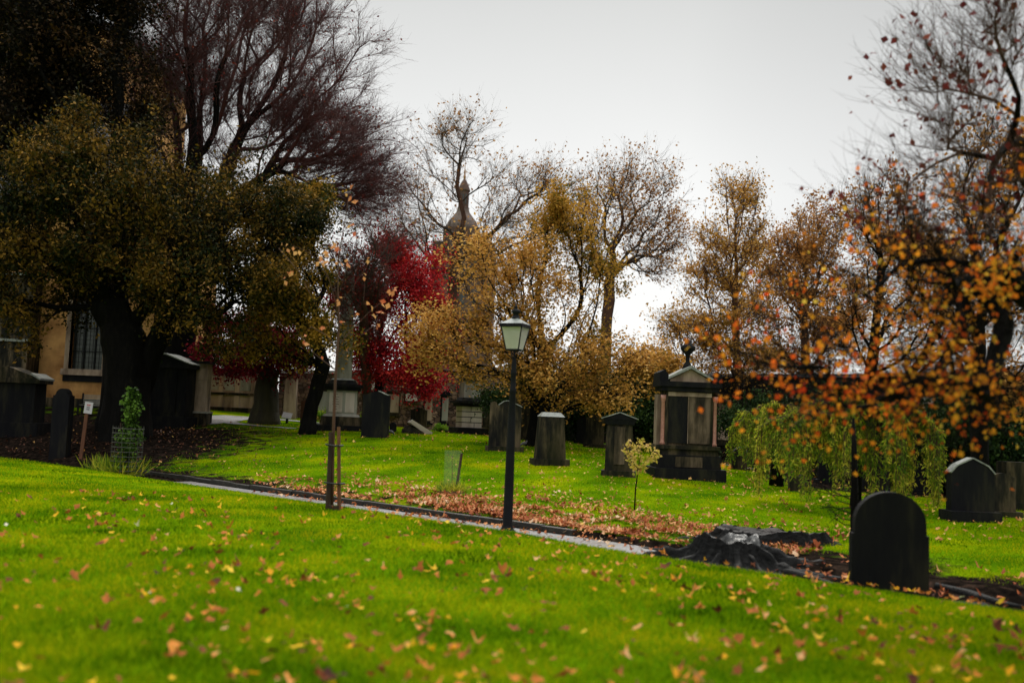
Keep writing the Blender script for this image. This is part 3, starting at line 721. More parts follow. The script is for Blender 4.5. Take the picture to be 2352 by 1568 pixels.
# --- red maples
make_tree('maple_tree', 'crimson leaved maple with a rounded crown right of the obelisk', 'tree',
    [(868,990,44.5),(870,930,44.5),(872,870,44.3),(876,800,44)],
    [(870,730,44,75,100,1.3,190),(955,680,42.5,60,85,1.5,230),(860,820,44,45,60,1.0,110),(950,840,42,80,60,1.5,210),(900,600,44,60,50,1.2,90),(810,680,44.5,50,90,1.0,80)],
    17, R=.2, r0=.006, bf=.4, step=.4, twigs=3, twr=.005, leaves=46000, lsize=.12, lmat=LM['red'], lspread=.26, thick=.05, droop=.3, lvar=1.3, lclump=.5, twL=.8)
make_tree('maple_tree', 'dark crimson maple on a mossy burred trunk under the yew canopy', 'tree',
    [(612,962,45),(612,925,45),(610,880,45),(608,830,45)],
    [(560,820,45,85,45,2.2,180),(660,820,44.5,70,55,2,150),(510,770,45,40,60,1.5,60),(620,760,45,110,40,1.8,100)],
    18, R=.52, r0=.006, bf=.4, step=.35, twigs=3, twL=.5, twr=.005, leaves=23000, lsize=.13, lmat=LM['darkred'], lspread=.22, thick=.06, bark='bark_olive')
# --- golden tree behind the lamp
make_tree('cherry_tree', 'spreading golden brown tree whose low branches reach out behind the street lamp', 'tree',
    [(1223,1024,36),(1228,960,36),(1232,900,36),(1236,850,36),(1240,800,36)],
    [(1150,640,36,120,95,2.6,250),(1020,770,36,95,70,2.2,180),(1230,640,36.3,110,90,2.2,170),(1100,820,35.5,140,55,2.2,260),(1300,840,35.5,130,60,2.2,260),(1440,840,35.6,110,60,2,230),(1370,900,35.2,120,40,1.8,140),(1220,880,34.8,110,40,1.6,130),(1090,590,36.5,60,50,2,60),(1180,740,35,110,60,1.8,150)],
    19, R=.20, r0=.006, bf=.4, step=.4, twigs=3, twL=.5, twr=.005, leaves=27000, lsize=.12, lmat=LM['gold'], lspread=.19, thick=.05, bark='bark_dark', droop=.2, flat=.45, lvar=.9, lclump=.5)
make_tree('lime_tree', 'green and gold leaved tree with two black forking stems above the lantern', 'tree',
    [(1250,1018,39),(1252,900,39),(1256,820,39),(1262,800,39)],
    [(1310,500,39,80,80,2.0,230),(1270,570,39,90,110,2,220),(1380,640,39,60,90,1.8,140),(1300,780,38.6,140,50,2.2,200),(1200,800,38.6,90,40,1.8,110),(1380,880,38.6,110,60,2,170)],
    20, R=.18, r0=.006, bf=.5, step=.45, twigs=3, twL=.5, twr=.005, leaves=16000, lsize=.12, lmat=LM['goldgreen'], lspread=.18, lvar=1.3, lclump=.6, thick=.05, bark='bark_dark')
# --- far bare trees
make_tree('elm_tree', 'tall bare tree with a crooked stem crossing the distant domed tower', 'tree',
    [(1045,985,58),(1050,800,58),(1040,700,58),(1042,600,58),(1066,500,58),(1050,430,58),(1055,380,58)],
    [(1050,325,58,85,60,2.6,130),(1010,430,58,90,60,2.6,60),(1180,430,58,95,75,2.6,110),(950,500,58,80,90,3,120),(1300,450,58,60,50,2.6,50),(1150,520,58,60,60,2.6,100),(1020,560,58,80,70,3,130),(940,620,58,70,60,3,150),(1240,540,58,80,60,2.6,90),(1120,600,58,90,60,2.6,90),(1240,430,58,50,50,2,70)],
    21, R=.34, r0=.013, bf=.3, step=.7, twigs=3, twL=1.5, twr=.008, sub=1, on='thin', holes=.1, tspread=.45, outd=.7, leaves=3800, lsize=.17, lmat=LM['brown'], lspread=.15, thick=.08, bark='bark_brown', twigbark='bark_far', twup=.12)
make_tree('elm_tree', 'tall bare tree forking into curved limbs against the sky right of the lamp', 'tree',
    [(1395,1010,52),(1390,850,52),(1392,760,52),(1400,690,52)],
    [(1470,450,52,100,85,2.6,180),(1390,450,52,70,70,2.2,70),(1530,540,52,60,60,2,70),(1500,600,52,60,40,2,80),(1360,560,52,60,90,2.2,140),(1440,560,52,70,60,2.2,120)],
    22, R=.28, r0=.012, bf=.3, step=.6, twigs=3, twL=1.3, twr=.007, sub=1, on='thin', holes=.1, tspread=.45, outd=.7, leaves=5200, lsize=.15, lmat=LM['brown'], lspread=.15, thick=.08, bark='bark_brown', twigbark='bark_far', twup=.15)
make_tree('lime_tree', 'pointed golden tree with bare lower limbs left of the orange foreground branches', 'tree',
    [(1700,1040,44),(1695,900,44),(1690,760,44),(1688,680,44),(1692,600,44)],
    [(1690,460,44,60,45,1.8,120),(1690,560,44,85,60,2.2,210),(1640,640,44,75,60,2,170),(1720,690,44,90,60,2.2,170),(1600,760,44,110,60,2.4,230),(1560,840,43,110,60,2.2,230),(1700,820,43,120,50,2.2,160)],
    23, R=.24, r0=.008, bf=.5, step=.5, twigs=4, twL=.7, twr=.006, sub=1, leaves=17000, lsize=.13, lmat=LM['gold'], lspread=.18, lvar=1.2, thick=.06, bark='bark_brown')
make_tree('lime_tree', 'hazy brown leaved tree behind the tips of the orange branches', 'tree',
    [(1850,1040,48),(1850,900,48),(1848,760,48),(1850,620,48)],
    [(1860,560,48,85,70,2.6,230),(1800,680,48,80,80,2.4,180),(1900,700,48,90,100,2.6,230),(1840,800,48,120,80,2.6,230)],
    24, R=.26, r0=.009, bf=.5, step=.55, twigs=4, twL=.8, twr=.007, sub=1, leaves=19000, lsize=.14, lmat=LM['brown'], lspread=.2, lvar=1.2, thick=.06, bark='bark_brown', twigbark='bark_far')
make_tree('oak_tree', 'russet tree with a dense twiggy crown behind the big black headstone', 'tree',
    [(2000,1110,30),(2005,980,30),(2000,860,30),(2010,760,30),(2020,660,30)],
    [(2010,480,30,80,90,2,150),(2080,600,30,120,120,2.4,210),(1990,720,30,110,90,2,150),(2140,760,30,110,100,2.2,180),(2230,600,30,110,160,2.4,180)],
    25, R=.24, r0=.007, bf=.5, step=.45, twigs=4, twL=.6, twr=.005, sub=1, leaves=10000, lsize=.10, lmat=LM['brown'], lspread=.16, lvar=1.2, thick=.05, bark='bark_dark')
make_tree('oak_tree', 'dark bare trunked tree with a black stem rising behind the right hand tombs', 'tree',
    [(2250,1150,24),(2250,1000,24),(2245,850,24),(2260,700,24),(2290,560,24)],
    [(2290,420,24,110,160,2.2,170),(2180,700,24,110,90,2,130),(2330,680,24,90,120,2,130),(2150,560,24,80,80,2,120),(2330,850,24,90,80,2,150)],
    26, R=.20, r0=.007, bf=.5, step=.45, twigs=5, twL=.6, twr=.005, sub=2, leaves=9000, lsize=.10, lmat=LM['brown'], lspread=.14, thick=.05, bark='bark_dark')
# --- foreground maple: limbs sweep in from beyond the right edge
make_tree('maple_tree', 'foreground tree reaching in from the right edge with orange leaves on black branches', 'tree',
    [(2420,1330,11.6),(2415,1180,11.6),(2410,1000,11.4),(2420,860,11),(2400,700,10.4)],
    [(2000,840,8.8,210,60,1.3,70),(1800,800,8.4,130,100,1.0,26),(2150,910,9.0,210,70,1.4,95),(2250,720,9.4,140,180,1.4,100),(2080,620,9.4,180,110,1.4,60),(2330,520,9.6,90,200,1.4,60),(1950,940,8.6,130,45,.9,26),(2560,620,10.6,130,260,1.8,90),(2420,300,10.4,90,120,1.2,30)],
    27, R=.20, r0=.0045, bf=.25, step=.24, twigs=4, twL=.55, twr=.0034, sub=1, leaves=3600, lsize=.052, lmat=LM['orange'], lspread=.06, holes=.3, lvar=.9, lclump=.4, thick=.018, bark='bark_dark', droop=.6, aspect=.85, twup=.05)
make_tree('maple_tree', 'thin foreground tree with sparse wine red leaves against the sky at the upper right corner', 'tree',
    [(2720,1330,12.5),(2690,1050,12.5),(2640,800,12.3),(2590,560,12),(2560,330,11.6)],
    [(2260,180,10.6,150,180,1.3,70),(2180,330,10.6,130,140,1.2,50),(2330,420,10.8,110,140,1.3,50),(2300,60,10.8,120,110,1.3,40),(2150,520,10.4,100,90,1,26),(2060,500,10.2,80,90,.9,14),(2280,620,10.6,120,90,1.2,40),(2700,250,11.6,180,300,1.8,80)],
    28, R=.06, r0=.005, bf=.3, step=.3, twigs=4, twL=.8, twr=.0034, sub=1, leaves=560, lsize=.085, lmat=LM['redbrown'], lspread=.05, thick=.02, bark='bark_dark', twigbark='bark_brown', droop=.8, aspect=.8, twup=.2)
# evergreen shrubs at the foot of the wall
def shrub(px, D, w, h, n, lm, label, seed, name='shrub', size=.12, group=None, cat='shrub', stems=5):
    rg = np.random.default_rng(seed); g = np.array(G(px, D)); root = thing(name, label, cat, g, group=group)
    mb = MB()
    for k in range(stems):
        a = rg.random()*6.28; rr = rg.uniform(.2, .6)
        mb.tube([(0, 0, -.05), (math.cos(a)*rr*w*.25, math.sin(a)*rr*w*.25, h*.35), (math.cos(a)*rr*w*.5, math.sin(a)*rr*w*.5, h*.8)], [.03*w/1.2, .02*w/1.2, .006], 6)
    mb.build('stem', K['bark_dark'], root, smoothf=True)
    cs = ellip(rg, np.array([0, 0, h*.52]), np.array([w*.42, w*.35, h*.45]), 40, .5)
    c = cs[rg.integers(0, 40, n)]+rg.normal(0, 1, (n, 3))*np.array([w, w, h])*.085
    c[:, 2] = np.maximum(c[:, 2], .03)
    V, F = leaf_cloud(c, np.full(n, size), rg, .2)
    meshobj('foliage', V, [F], lm, root); return root
for i, (px, D, w, h, n, lab) in enumerate([(1180, 43, 3.2, 3.2, 9000, 'dark green evergreen bush behind the scroll topped headstone'),
        (1330, 42, 4.2, 3.6, 13000, 'broad dark evergreen bush behind the tapered headstone'), (1470, 41, 3.2, 3.4, 9000, 'dark evergreen bush just left of the tall pedimented tomb'),
        (1720, 40, 3.6, 3.0, 9000, 'dark evergreen bush right of the tall pedimented tomb'), (1890, 33.5, 3.8, 3.0, 12000, 'wide dark evergreen bush behind the weeping tree'),
        (2060, 30.5, 3.6, 2.8, 11000, 'dark bush behind the big black headstone'), (2175, 30, 3.2, 2.7, 10000, 'dark evergreen bush between the big black headstone and the pointed one'), (2310, 29, 4.0, 3.4, 12000, 'dark evergreen bush at the right edge behind the tombs')]):
    shrub(px, D, w, h, n, LM['dark'], lab, 50+i, group='evergreen bushes along the boundary wall')
shrub(748, 46, .9, .9, 1500, LM['fresh'], 'small bright green bush left of the obelisk pedestal', 70, size=.09)
shrub(838, 44, .6, .9, 900, LM['fresh'], 'green seedling bush between the obelisk and the black scroll topped headstone', 71, size=.09)
shrub(735, 48, 1.0, .6, 900, LM['yellow'], 'low yellowing bush at the foot of the wall by the leaning trunk', 72, size=.09)
shrub(1010, 46.3, .8, .35, 600, LM['fresh'], 'low green weeds in front of the pale block pillar', 73, size=.09)

# --- weeping trees
def weeping(px, D, topy, rows, label, seed, trunk_r=.09, R_px=None, n=240, lay=None):
    rg = np.random.default_rng(seed); g = np.array(G(px, D)); root = thing('weeping_tree', label, 'tree', g, 0, 'weeping trees on the right')
    top = P(px, topy, D); h = top[2]-g[2]
    mb = MB(); mb.tube([(0, 0, -.1), (.03, 0, h*.35), (-.03, .02, h*.7), (0, 0, h*.9)], [trunk_r*1.3, trunk_r, trunk_r*.85, trunk_r*.6], 10)
    mb.build('trunk', K['bark_dark'], root, smoothf=True)
    mb = MB(); cs = []
    ncl = max(7, n//14); cu = (np.arange(ncl)+rg.random(ncl))/ncl; cdep = rg.normal(0, .7, ncl); chang = rg.random(ncl); ctop = rg.normal(0, .10, ncl)
    for k in range(n):
        q_ = rg.integers(0, ncl); w = -R_px[0]+cu[q_]*(R_px[0]+R_px[1])
        L = w*D/FPX+rg.normal(0, .05); dep = cdep[q_]+rg.normal(0, .06); u = abs(w)/max(R_px)
        zt = h*(1.0-.22*u**2)+ctop[q_]+rg.normal(0, .03); hang = lay[0]+(lay[1]-lay[0])*np.clip(chang[q_]+rg.normal(0, .12), 0, 1)
        pts = [(0, 0, h*.8), (L*.30, dep*.4, zt-.02), (L*.78, dep*.85, zt+.03), (L, dep, zt-.22), (L*1.01+rg.normal(0, .03), dep, max(.12, zt-hang))]
        mb.tube(pts, [.016, .010, .006, .004, .002], 4)
        q = rg.random(40); seg = np.array(pts)
        tt = 1.9+(q**.85)*2.1; i0 = np.minimum(tt.astype(int), 3); f = (tt-i0)[:, None]
        cs.append(seg[i0]*(1-f)+seg[i0+1]*f+rg.normal(0, .022, (40, 3)))
    mb.build('branches', K['bark_brown'], root)
    c = np.concatenate(cs); c[:, 2] = np.maximum(c[:, 2], .1)
    V, F = leaf_cloud(c, np.full(len(c), .10), rg, 1.6, .28); meshobj('foliage', V, [F], LM['willow'], root)
weeping(1783, 27.5, 930, None, 'small weeping tree with yellow green curtains on a short dark trunk', 31, .16, (58, 62), 220, (.8, 1.6))
weeping(1965, 22, 925, None, 'wide weeping tree with long green curtains above the black rounded headstone', 32, .10, (200, 195), 700, (1.0, 2.1))
weeping(1738, 31, 945, None, 'thin weeping tree arching over the small rounded gravestone', 33, .05, (60, 18), 130, (.9, 1.55))

# ------------------------------------------------------------------ monuments
def outline(kind, w, h):
    a = w/2; pts = [(-a, 0), (a, 0)]
    if kind == 'round':
        r = a; pts += [(r*math.cos(t), h-r*.9+r*.9*math.sin(t)) for t in np.linspace(0, math.pi, 15)]
    elif kind == 'shoulder_round':
        pts += [(a, h*.62), (a*.93, h*.62)]; r = a*.93
        pts += [(r*math.cos(t), h-r*.92+r*.92*math.sin(t)) for t in np.linspace(0, math.pi, 17)][0:]
        pts += [(-a*.93, h*.62), (-a, h*.62)]
    elif kind == 'ogee':
        k = h*.92; pts += [(a, k), (a*.86, k+.0), (a*.62, k+h*.018), (a*.36, h*.978), (a*.12, h), (-a*.12, h), (-a*.36, h*.978), (-a*.62, k+h*.018), (-a*.86, k), (-a, k)]
    elif kind == 'peak':
        pts += [(a, h*.91), (a*.06, h), (-a*.06, h), (-a, h*.91)]
    elif kind == 'scroll':
        pts += [(a, h*.87), (a*.86, h*.90), (a*.1, h), (-a*.12, h*.985), (-a*.45, h*.90), (-a*.56, h*.91), (-a*.60, h*.965), (-a*.78, h*.985), (-a*.95, h*.96), (-a, h*.9)]
    elif kind == 'shoulder':
        pts += [(a, h*.90), (a*.8, h*.90)]+[(a*.72*math.cos(t), h*.90+h*.10*math.sin(t)) for t in np.linspace(.2, math.pi-.2, 9)]+[(-a*.8, h*.90), (-a, h*.90)]
    elif kind == 'gothic':
        pts += [(a, h*.72), (a*.7, h*.86), (0, h), (-a*.7, h*.86), (-a, h*.72)]
    else: pts += [(a, h), (-a, h)]
    return pts
def headstone(px, D, w, h, kind, m, label, base=None, rz=0, thick=.14, tilt=None, cap=None, group='headstones standing about the churchyard', name='headstone', panel=None, py=None):
    g = G(px, D, py); g.z -= .02
    root = thing(name, label, 'headstone', g, rz, group, tilt)
    z0 = 0
    if base:
        bw, bh, bd = base; mb = MB(); mb.box(-bw/2, bw/2, -bd/2, bd/2, -.15, bh); mb.build('plinth', K[m], root, bevel=.02); z0 = bh-.01
    mb = MB(); mb.prism([(x, z+z0-(.1 if not base and z == 0 else 0)) for x, z in outline(kind, w, h-z0)], -thick/2, thick/2)
    mb.build('slab', K[m], root, bevel=.012)
    if panel:
        mb = MB(); pw, pz0, pz1 = panel; mb.box(-pw/2, pw/2, -thick/2-.012, -thick/2+.01, pz0, pz1); mb.build('inscription_panel', K['dark_stone'], root, bevel=.006)
    if cap:      # pale strip along the top, wet sky sheen put into its colour
        top = [(x, z+z0) for x, z in outline(kind, w, h-z0)][2:]
        if len(cap) == 2 and cap[0] == 'part': top = top[:cap[1]]
        mb = MB()
        for (x0, zz0), (x1, zz1) in zip(top, top[1:]):
            if abs(x1-x0) < .01: continue
            dx, dz = x1-x0, zz1-zz0; L = math.hypot(dx, dz); nx, nz = -dz/L, dx/L
            if nz < 0: nx, nz = -nx, -nz
            mb.prism([(x0+nx*.003, zz0+nz*.003), (x1+nx*.003, zz1+nz*.003), (x1+nx*.03, zz1+nz*.03), (x0+nx*.03, zz0+nz*.03)], -thick/2-.015, thick/2+.015)
        mb.build('coping', K['cap_sheen'], root)
    return root
px2m = lambda px, D: px*D/FPX
headstone(861, 37, 1.0, 1.72, 'ogee', 'black_stone', 'tall black headstone with a wavy top standing just right of the obelisk', thick=.2, rz=-.12, cap=('part', 5), py=1003)
headstone(961, 43, .70, 1.05, 'shoulder', 'dark_stone', 'dark shouldered headstone with a greenish face in front of the rubble wall', base=(.95, .12, .35), py=984)
headstone(1158, 33, 1.05, 1.66, 'scroll', 'dark_stone', 'wide dark headstone with a scrolled broken top partly behind the lamp post', base=(1.25, .17, .5), thick=.2, rz=.06, cap=('part', 5), py=1033)
headstone(2040, 12.45, .92, 1.37, 'shoulder_round', 'black_stone', 'big round topped black headstone in the right foreground beside the gravel path', thick=.16, rz=-.10, py=1365)
# its sunken kerb slab
g = G(2150, 12.2, 1378); rt = thing('grave_slab', 'low black grave kerb lying right of the big foreground headstone', 'grave', g, -.08)
MB().box(-.62, .62, -.16, .16, -.1, .07).build('slab', K['black_stone'], rt, bevel=.03)
headstone(903, 42, .28, .42, 'round', 'black_stone', 'tiny rounded black stone right of the wavy topped headstone', thick=.12, py=978)
headstone(1697, 32.5, .52, .72, 'round', 'dark_stone', 'small round topped gravestone under the thin weeping tree', base=(.62, .08, .3), rz=.25, cap=('part', 8), py=1073)
headstone(1722, 35.5, .5, .78, 'peak', 'black_stone', 'small dark stone with a pale flat top behind the small rounded gravestone', cap=('all',), py=1060)
headstone(1832, 26, .42, .40, 'flat', 'dark_stone', 'low square stone block right of the small weeping trunk', thick=.3, py=1100)
headstone(2228, 20, .86, 1.25, 'gothic', 'black_stone', 'black pointed headstone on a wide base behind the right foreground lawn', base=(1.0, .22, .6), thick=.24, cap=('all',), py=1192)
headstone(2300, 21.5, .55, .95, 'shoulder', 'dark_stone', 'dark shouldered headstone between the pointed black one and the right edge', base=(.75, .14, .4), py=1182)
headstone(2335, 24, .75, 1.15, 'flat', 'dark_stone', 'dark flat topped tomb block at the right edge', base=(1.0, .2, .6), thick=.5, py=1170)
headstone(137, 34, .56, 2.35, 'shoulder', 'black_stone', 'narrow tall black pillar stone in front of the ochre church wall', thick=.4, py=1045)
headstone(703, 47, .55, 1.15, 'ogee', 'red_stone', 'reddish headstone half hidden behind the leaning black trunk', py=972)
for i, (px, D, w, h, kd, lb) in enumerate([(1340, 40.5, .6, 1.1, 'peak', 'dark peaked gravestone in the shade behind the tapered headstone'),
        (1365, 39, .7, 1.3, 'shoulder', 'mossy shouldered gravestone in the shade left of the pediment headstone'),
        (1205, 40, .9, 1.9, 'flat', 'tall stained flat slab leaning in the shade left of the golden tree trunk'),
        (1905, 30, .7, 1.0, 'round', 'black rounded gravestone under the wide weeping tree'),
        (2010, 28, .8, 1.1, 'flat', 'black square gravestone behind the big foreground headstone'),
        (2120, 29, .6, .9, 'shoulder', 'dark gravestone beneath the curtain right of the weeping tree')]):
    headstone(px, D, w, h, kd, 'dark_stone' if i in (1, 2) else 'black_stone', lb, base=(w*1.3, .15, .4), rz=.1*(i-2))

# tapered block headstone with pale top
g = G(1262, 29, 1063); rt = thing('headstone', 'squat tapered black headstone with a pale sloped top right of the lamp post', 'headstone', g, .22, 'headstones standing about the churchyard')
MB().box(-.52, .52, -.33, .33, -.15, .16).build('plinth', K['dark_stone'], rt, bevel=.02)
MB().box(-.42, .42, -.24, .24, .158, 1.38, top=(.82, .82)).build('slab', K['dark_stone'], rt, bevel=.02)
MB().box(-.36, .36, -.215, .215, 1.375, 1.50, top=(.72, .5)).build('cap', K['cap_sheen'], rt, bevel=.02)
# pediment headstone
g = G(1420, 27, 1085); rt = thing('headstone', 'tall headstone with a pale edged triangular pediment left of the big pedimented tomb', 'headstone', g, -.10, 'headstones standing about the churchyard')
MB().box(-.46, .46, -.28, .28, -.15, .13).build('plinth', K['dark_stone'], rt, bevel=.02)
MB().box(-.37, .37, -.19, .19, .128, 1.36, top=(.94, .95)).build('slab', K['dark_stone'], rt, bevel=.015)
MB().box(-.13, .15, -.215, -.17, .3, 1.30).build('inscription_panel', K['brown_stone'], rt, bevel=.008)
MB().box(-.39, .39, -.21, .21, 1.358, 1.50, top=(1.12, 1.12)).prism([(-.47, 1.502), (.47, 1.502), (.05, 1.66), (-.05, 1.66)], -.24, .24).build('pediment', K['black_stone'], rt, bevel=.01)
mb = MB()
for s_ in (-1, 1): mb.prism([(s_*.50, 1.506), (s_*.50, 1.53), (s_*.01, 1.70), (s_*.01, 1.672)], -.26, .26)
mb.build('coping', K['cap_sheen'], rt)

# big pedimented tomb
D = 27.0; g = G(1572, D+.8, 1100); g.z = P(1572, 1108, D-.1)[2]-.02
rt = thing('pedimented_tomb', 'big dark tomb with an urn finial, broken pediment, twin panels and pink side columns', 'tomb', g, .04)
MB().box(-.98, .98, -.75, .75, -.3, .38).build('base_step', K['black_stone'], rt, bevel=.025, loc=(0, 0, 0))
MB().box(-.86, .86, -.62, .62, .378, .74).build('middle_step', K['black_stone'], rt, bevel=.02)
MB().box(-.40, .34, -.635, -.60, .42, .70).build('step_panel', K['brown_stone'], rt, bevel=.008)
MB().box(-.80, .80, -.56, .56, .738, .90, top=(.97, .97)).box(-.84, .84, -.6, .6, .90, 1.0).build('moulded_base', K['dark_stone'], rt, bevel=.02)
MB().box(-.66, .66, -.40, .42, .998, 2.48).build('body', K['dark_stone'], rt, bevel=.015)
MB().box(-.58, -.06, -.425, -.395, 1.06, 2.33).build('panel', K['black_stone'], rt, bevel=.01)
MB().box(-.02, .58, -.428, -.395, 1.06, 2.33).build('panel', K['brown_stone'], rt, bevel=.01)
mbp = MB(); mbp.box(-.045, -.03, -.44, -.40, 1.06, 2.33); mbp.box(-.60, .60, -.445, -.40, 2.34, 2.45); mbp.build('panel_frame', K['tan_stone'], rt)
for s_ in (-1, 1):
    MB().lathe([(.075, 1.0), (.075, 1.06), (.055, 1.10), (.05, 2.18), (.075, 2.24), (.08, 2.36)], 14, (s_*.72, -.36)).build('column', K['pink_granite'], rt, smoothf=True)
    MB().box(s_*.74-.09, s_*.74+.09, -.05, .35, .998, 2.38).build('pilaster', K['tan_stone'], rt, bevel=.01)
MB().box(-.80, .80, -.50, .48, 2.478, 2.60).box(-.86, .86, -.56, .54, 2.60, 2.74).build('cornice', K['black_stone'], rt, bevel=.015)
MB().prism([(-.56, 2.742), (.56, 2.742), (.56, 2.80), (.0, 3.10), (-.56, 2.80)], -.42, .40).build('pediment', K['tan_stone'], rt, bevel=.01)
mb = MB()
for s_ in (-1, 1): mb.prism([(s_*.62, 2.80), (s_*.62, 2.86), (0, 3.19), (0, 3.11)], -.50, .46)
mb.build('pediment_coping', K['cap_sheen'], rt)
for s_ in (-1, 1): MB().prism([(s_*.86, 2.742), (s_*.60, 2.742), (s_*.62, 2.95), (s_*.72, 3.06), (s_*.86, 2.98)][::s_], -.48, .44).build('acroterion', K['black_stone'], rt, bevel=.015)
MB().lathe([(.16, 3.1), (.10, 3.26), (.055, 3.32), (.06, 3.50), (.10, 3.55), (.20, 3.66), (.21, 3.74), (.12, 3.80), (.09, 3.88), (.02, 3.95)], 14).build('urn', K['black_stone'], rt, smoothf=True)

# obelisk monument
D = 42.0; g = G(783, D, 990)
rt = thing('obelisk', 'grey obelisk on a panelled pedestal rising behind the staked young tree', 'monument', g, .12)
MB().box(-1.15, 1.15, -1.0, 1.0, -.3, .22).build('base_step', K['black_stone'], rt, bevel=.03)
MB().box(-.82, .82, -.74, .74, .218, .58).build('plinth', K['dark_stone'], rt, bevel=.02)
MB().box(-.76, .76, -.68, .68, .578, .68, top=(.9, .9)).build('moulding', K['grey_stone'], rt, bevel=.01)
MB().box(-.62, .62, -.56, .56, .678, 1.66).build('pedestal', K['grey_stone'], rt, bevel=.015)
for x0, x1 in ((-.52, .02), (.14, .52)):
    pn = MB().box(x0, x1, -.585, -.555, .76, 1.58).build('inscription_panel', K['pale_stone'], rt, bevel=.008)
rr = random.Random(3)
for k in range(7):
    z = 1.48-.1*k; L = rr.uniform(.12, .36); c = -.25
    MB().box(c-L/2, c+L/2, -.588, -.5845, z, z+.022).build('inscription_line', K['dark_stone'], rt)

MB().box(-.74, .74, -.68, .68, 1.658, 1.80).box(-.82, .82, -.76, .76, 1.80, 1.92).box(-.62, .62, -.56, .56, 1.92, 2.10, top=(.8, .8)).build('cornice', K['black_stone'], rt, bevel=.015)
MB().box(-.50, .50, -.45, .45, 2.098, 2.16, top=(.85, .85)).build('wet_sheen_ledge', K['cap_sheen'], rt, bevel=.01)
MB().box(-.34, .34, -.34, .34, 2.158, 6.6, top=(.66, .66)).box(-.224, .224, -.224, .224, 6.6, 6.95, top=(.02, .02)).build('shaft', K['grey_stone'], rt, bevel=.01)

# pale block pillar with dark top
D = 45.0; g = G(1075, D, 999)
rt = thing('pillar_monument', 'square pillar monument with pale stone blocks under a dark cornice and urn stump', 'monument', g, .35)
MB().box(-.85, .85, -.8, .8, -.3, .16).box(-.72, .72, -.68, .68, .16, .32).build('base_step', K['black_stone'], rt, bevel=.03)
mb = MB()
for r in range(4):
    z = .335+.24*r; cuts = [-.48, -.05 if r % 2 else .12, .48]
    for a, b in zip(cuts, cuts[1:]): mb.box(a+.014, b-.014, -.46, .46, z, z+.205)
mb.build('block_course', K['pale_stone'], rt, bevel=.012)
MB().box(-.45, .45, -.43, .43, .33, 1.27).build('mortar_core', K['black_stone'], rt)
MB().box(-.60, .60, -.57, .57, 1.285, 1.40).box(-.72, .72, -.68, .68, 1.40, 1.52).box(-.5, .5, -.48, .48, 1.52, 1.66, top=(.9, .9)).build('cornice', K['black_stone'], rt, bevel=.015)
MB().box(-.38, .38, -.36, .36, 1.658, 2.45).build('upper_block', K['grey_stone'], rt, bevel=.02)
MB().box(-.46, .46, -.44, .44, 2.448, 2.58).lathe([(.20, 2.58), (.12, 2.70), (.16, 2.82), (.05, 2.92)], 12).build('cap', K['black_stone'], rt, bevel=.01)

# left dark mausoleum and block tomb
D = 42.0; g = G(385, D, 977)
rt = thing('mausoleum', 'dark shaded mausoleum with a low gable right of the yew trunk', 'tomb', g, -.05)
MB().box(-1.15, 1.15, -.9, .9, -.3, .45).build('base_step', K['black_stone'], rt, bevel=.03)
MB().box(-.95, .95, -.7, .7, .448, 2.45).build('body', K['black_stone'], rt, bevel=.02)
MB().box(-.35, .55, -.73, -.69, .6, 2.3).build('panel', K['black_stone'], rt, bevel=.01)
MB().box(-1.08, 1.08, -.85, .85, 2.448, 2.62).prism([(-1.08, 2.622), (1.08, 2.622), (0, 3.0)], -.8, .8).build('pediment', K['black_stone'], rt, bevel=.015)
mb = MB()
for s_ in (-1, 1): mb.prism([(s_*1.12, 2.62), (s_*1.12, 2.66), (0, 3.06), (0, 3.01)], -.86, .86)
mb.build('coping', K['cap_sheen'], rt)
g = G(455, 42.8, 974)
rt = thing('block_tomb', 'square tomb of stained ashlar blocks right of the shaded mausoleum', 'tomb', g, .1)
MB().box(-.5, .45, -.6, .6, -.3, .50).build('base_step', K['dark_stone'], rt, bevel=.02)
MB().box(-.52, .47, -.62, .62, .498, .58).build('ledge', K['grey_stone'], rt, bevel=.01)
MB().box(-.42, .36, -.5, .5, .578, 1.2).box(-.41, .35, -.49, .49, 1.205, 1.9).box(-.42, .36, -.5, .5, 1.905, 2.6).build('body', K['tan_stone'], rt, bevel=.015)
MB().box(-.5, .44, -.58, .58, 2.598, 2.72).build('cornice', K['black_stone'], rt, bevel=.01)
# far left dark tomb
g = G(45, 41, 975)
rt = thing('mausoleum', 'large black tomb with a pale corner slab at the far left edge', 'tomb', g, .05)
MB().box(-1.7, 1.0, -.7, .7, -.3, .5).build('base_step', K['black_stone'], rt, bevel=.03)
MB().box(-1.55, .75, -.55, .55, .498, 2.1).build('body', K['black_stone'], rt, bevel=.02)
MB().box(-1.75, .95, -.7, .7, 2.098, 2.3).prism([(-1.75, 2.302), (.95, 2.302), (-.4, 2.75)], -.65, .65).build('roof', K['dark_stone'], rt, bevel=.015)
MB().prism([(.98, 2.24), (.98, 2.31), (.60, 2.52), (.58, 2.45)], -.72, .72).build('coping', K['cap_sheen'], rt)

# broken stone and dark mound
g = G(950, 41, 995); rt = thing('broken_stone', 'broken pale grey slab leaning on a dark mound left of the shouldered headstone', 'broken stone', g, .2)
mb = MB(); mb.lathe([(.55, -.05), (.48, .12), (.30, .26), (.08, .33)], 12); mb.build('mound', K['dark_stone'], rt, rough=.03, smoothf=False)
sl = MB().box(-.11, .11, -.28, .28, -.45, .55, top=(.7, .9)).build('slab', K['pale_stone'], rt, bevel=.03, rough=.012, loc=(.28, -.12, .2)); sl.rotation_euler = (0, math.radians(-58), .1)

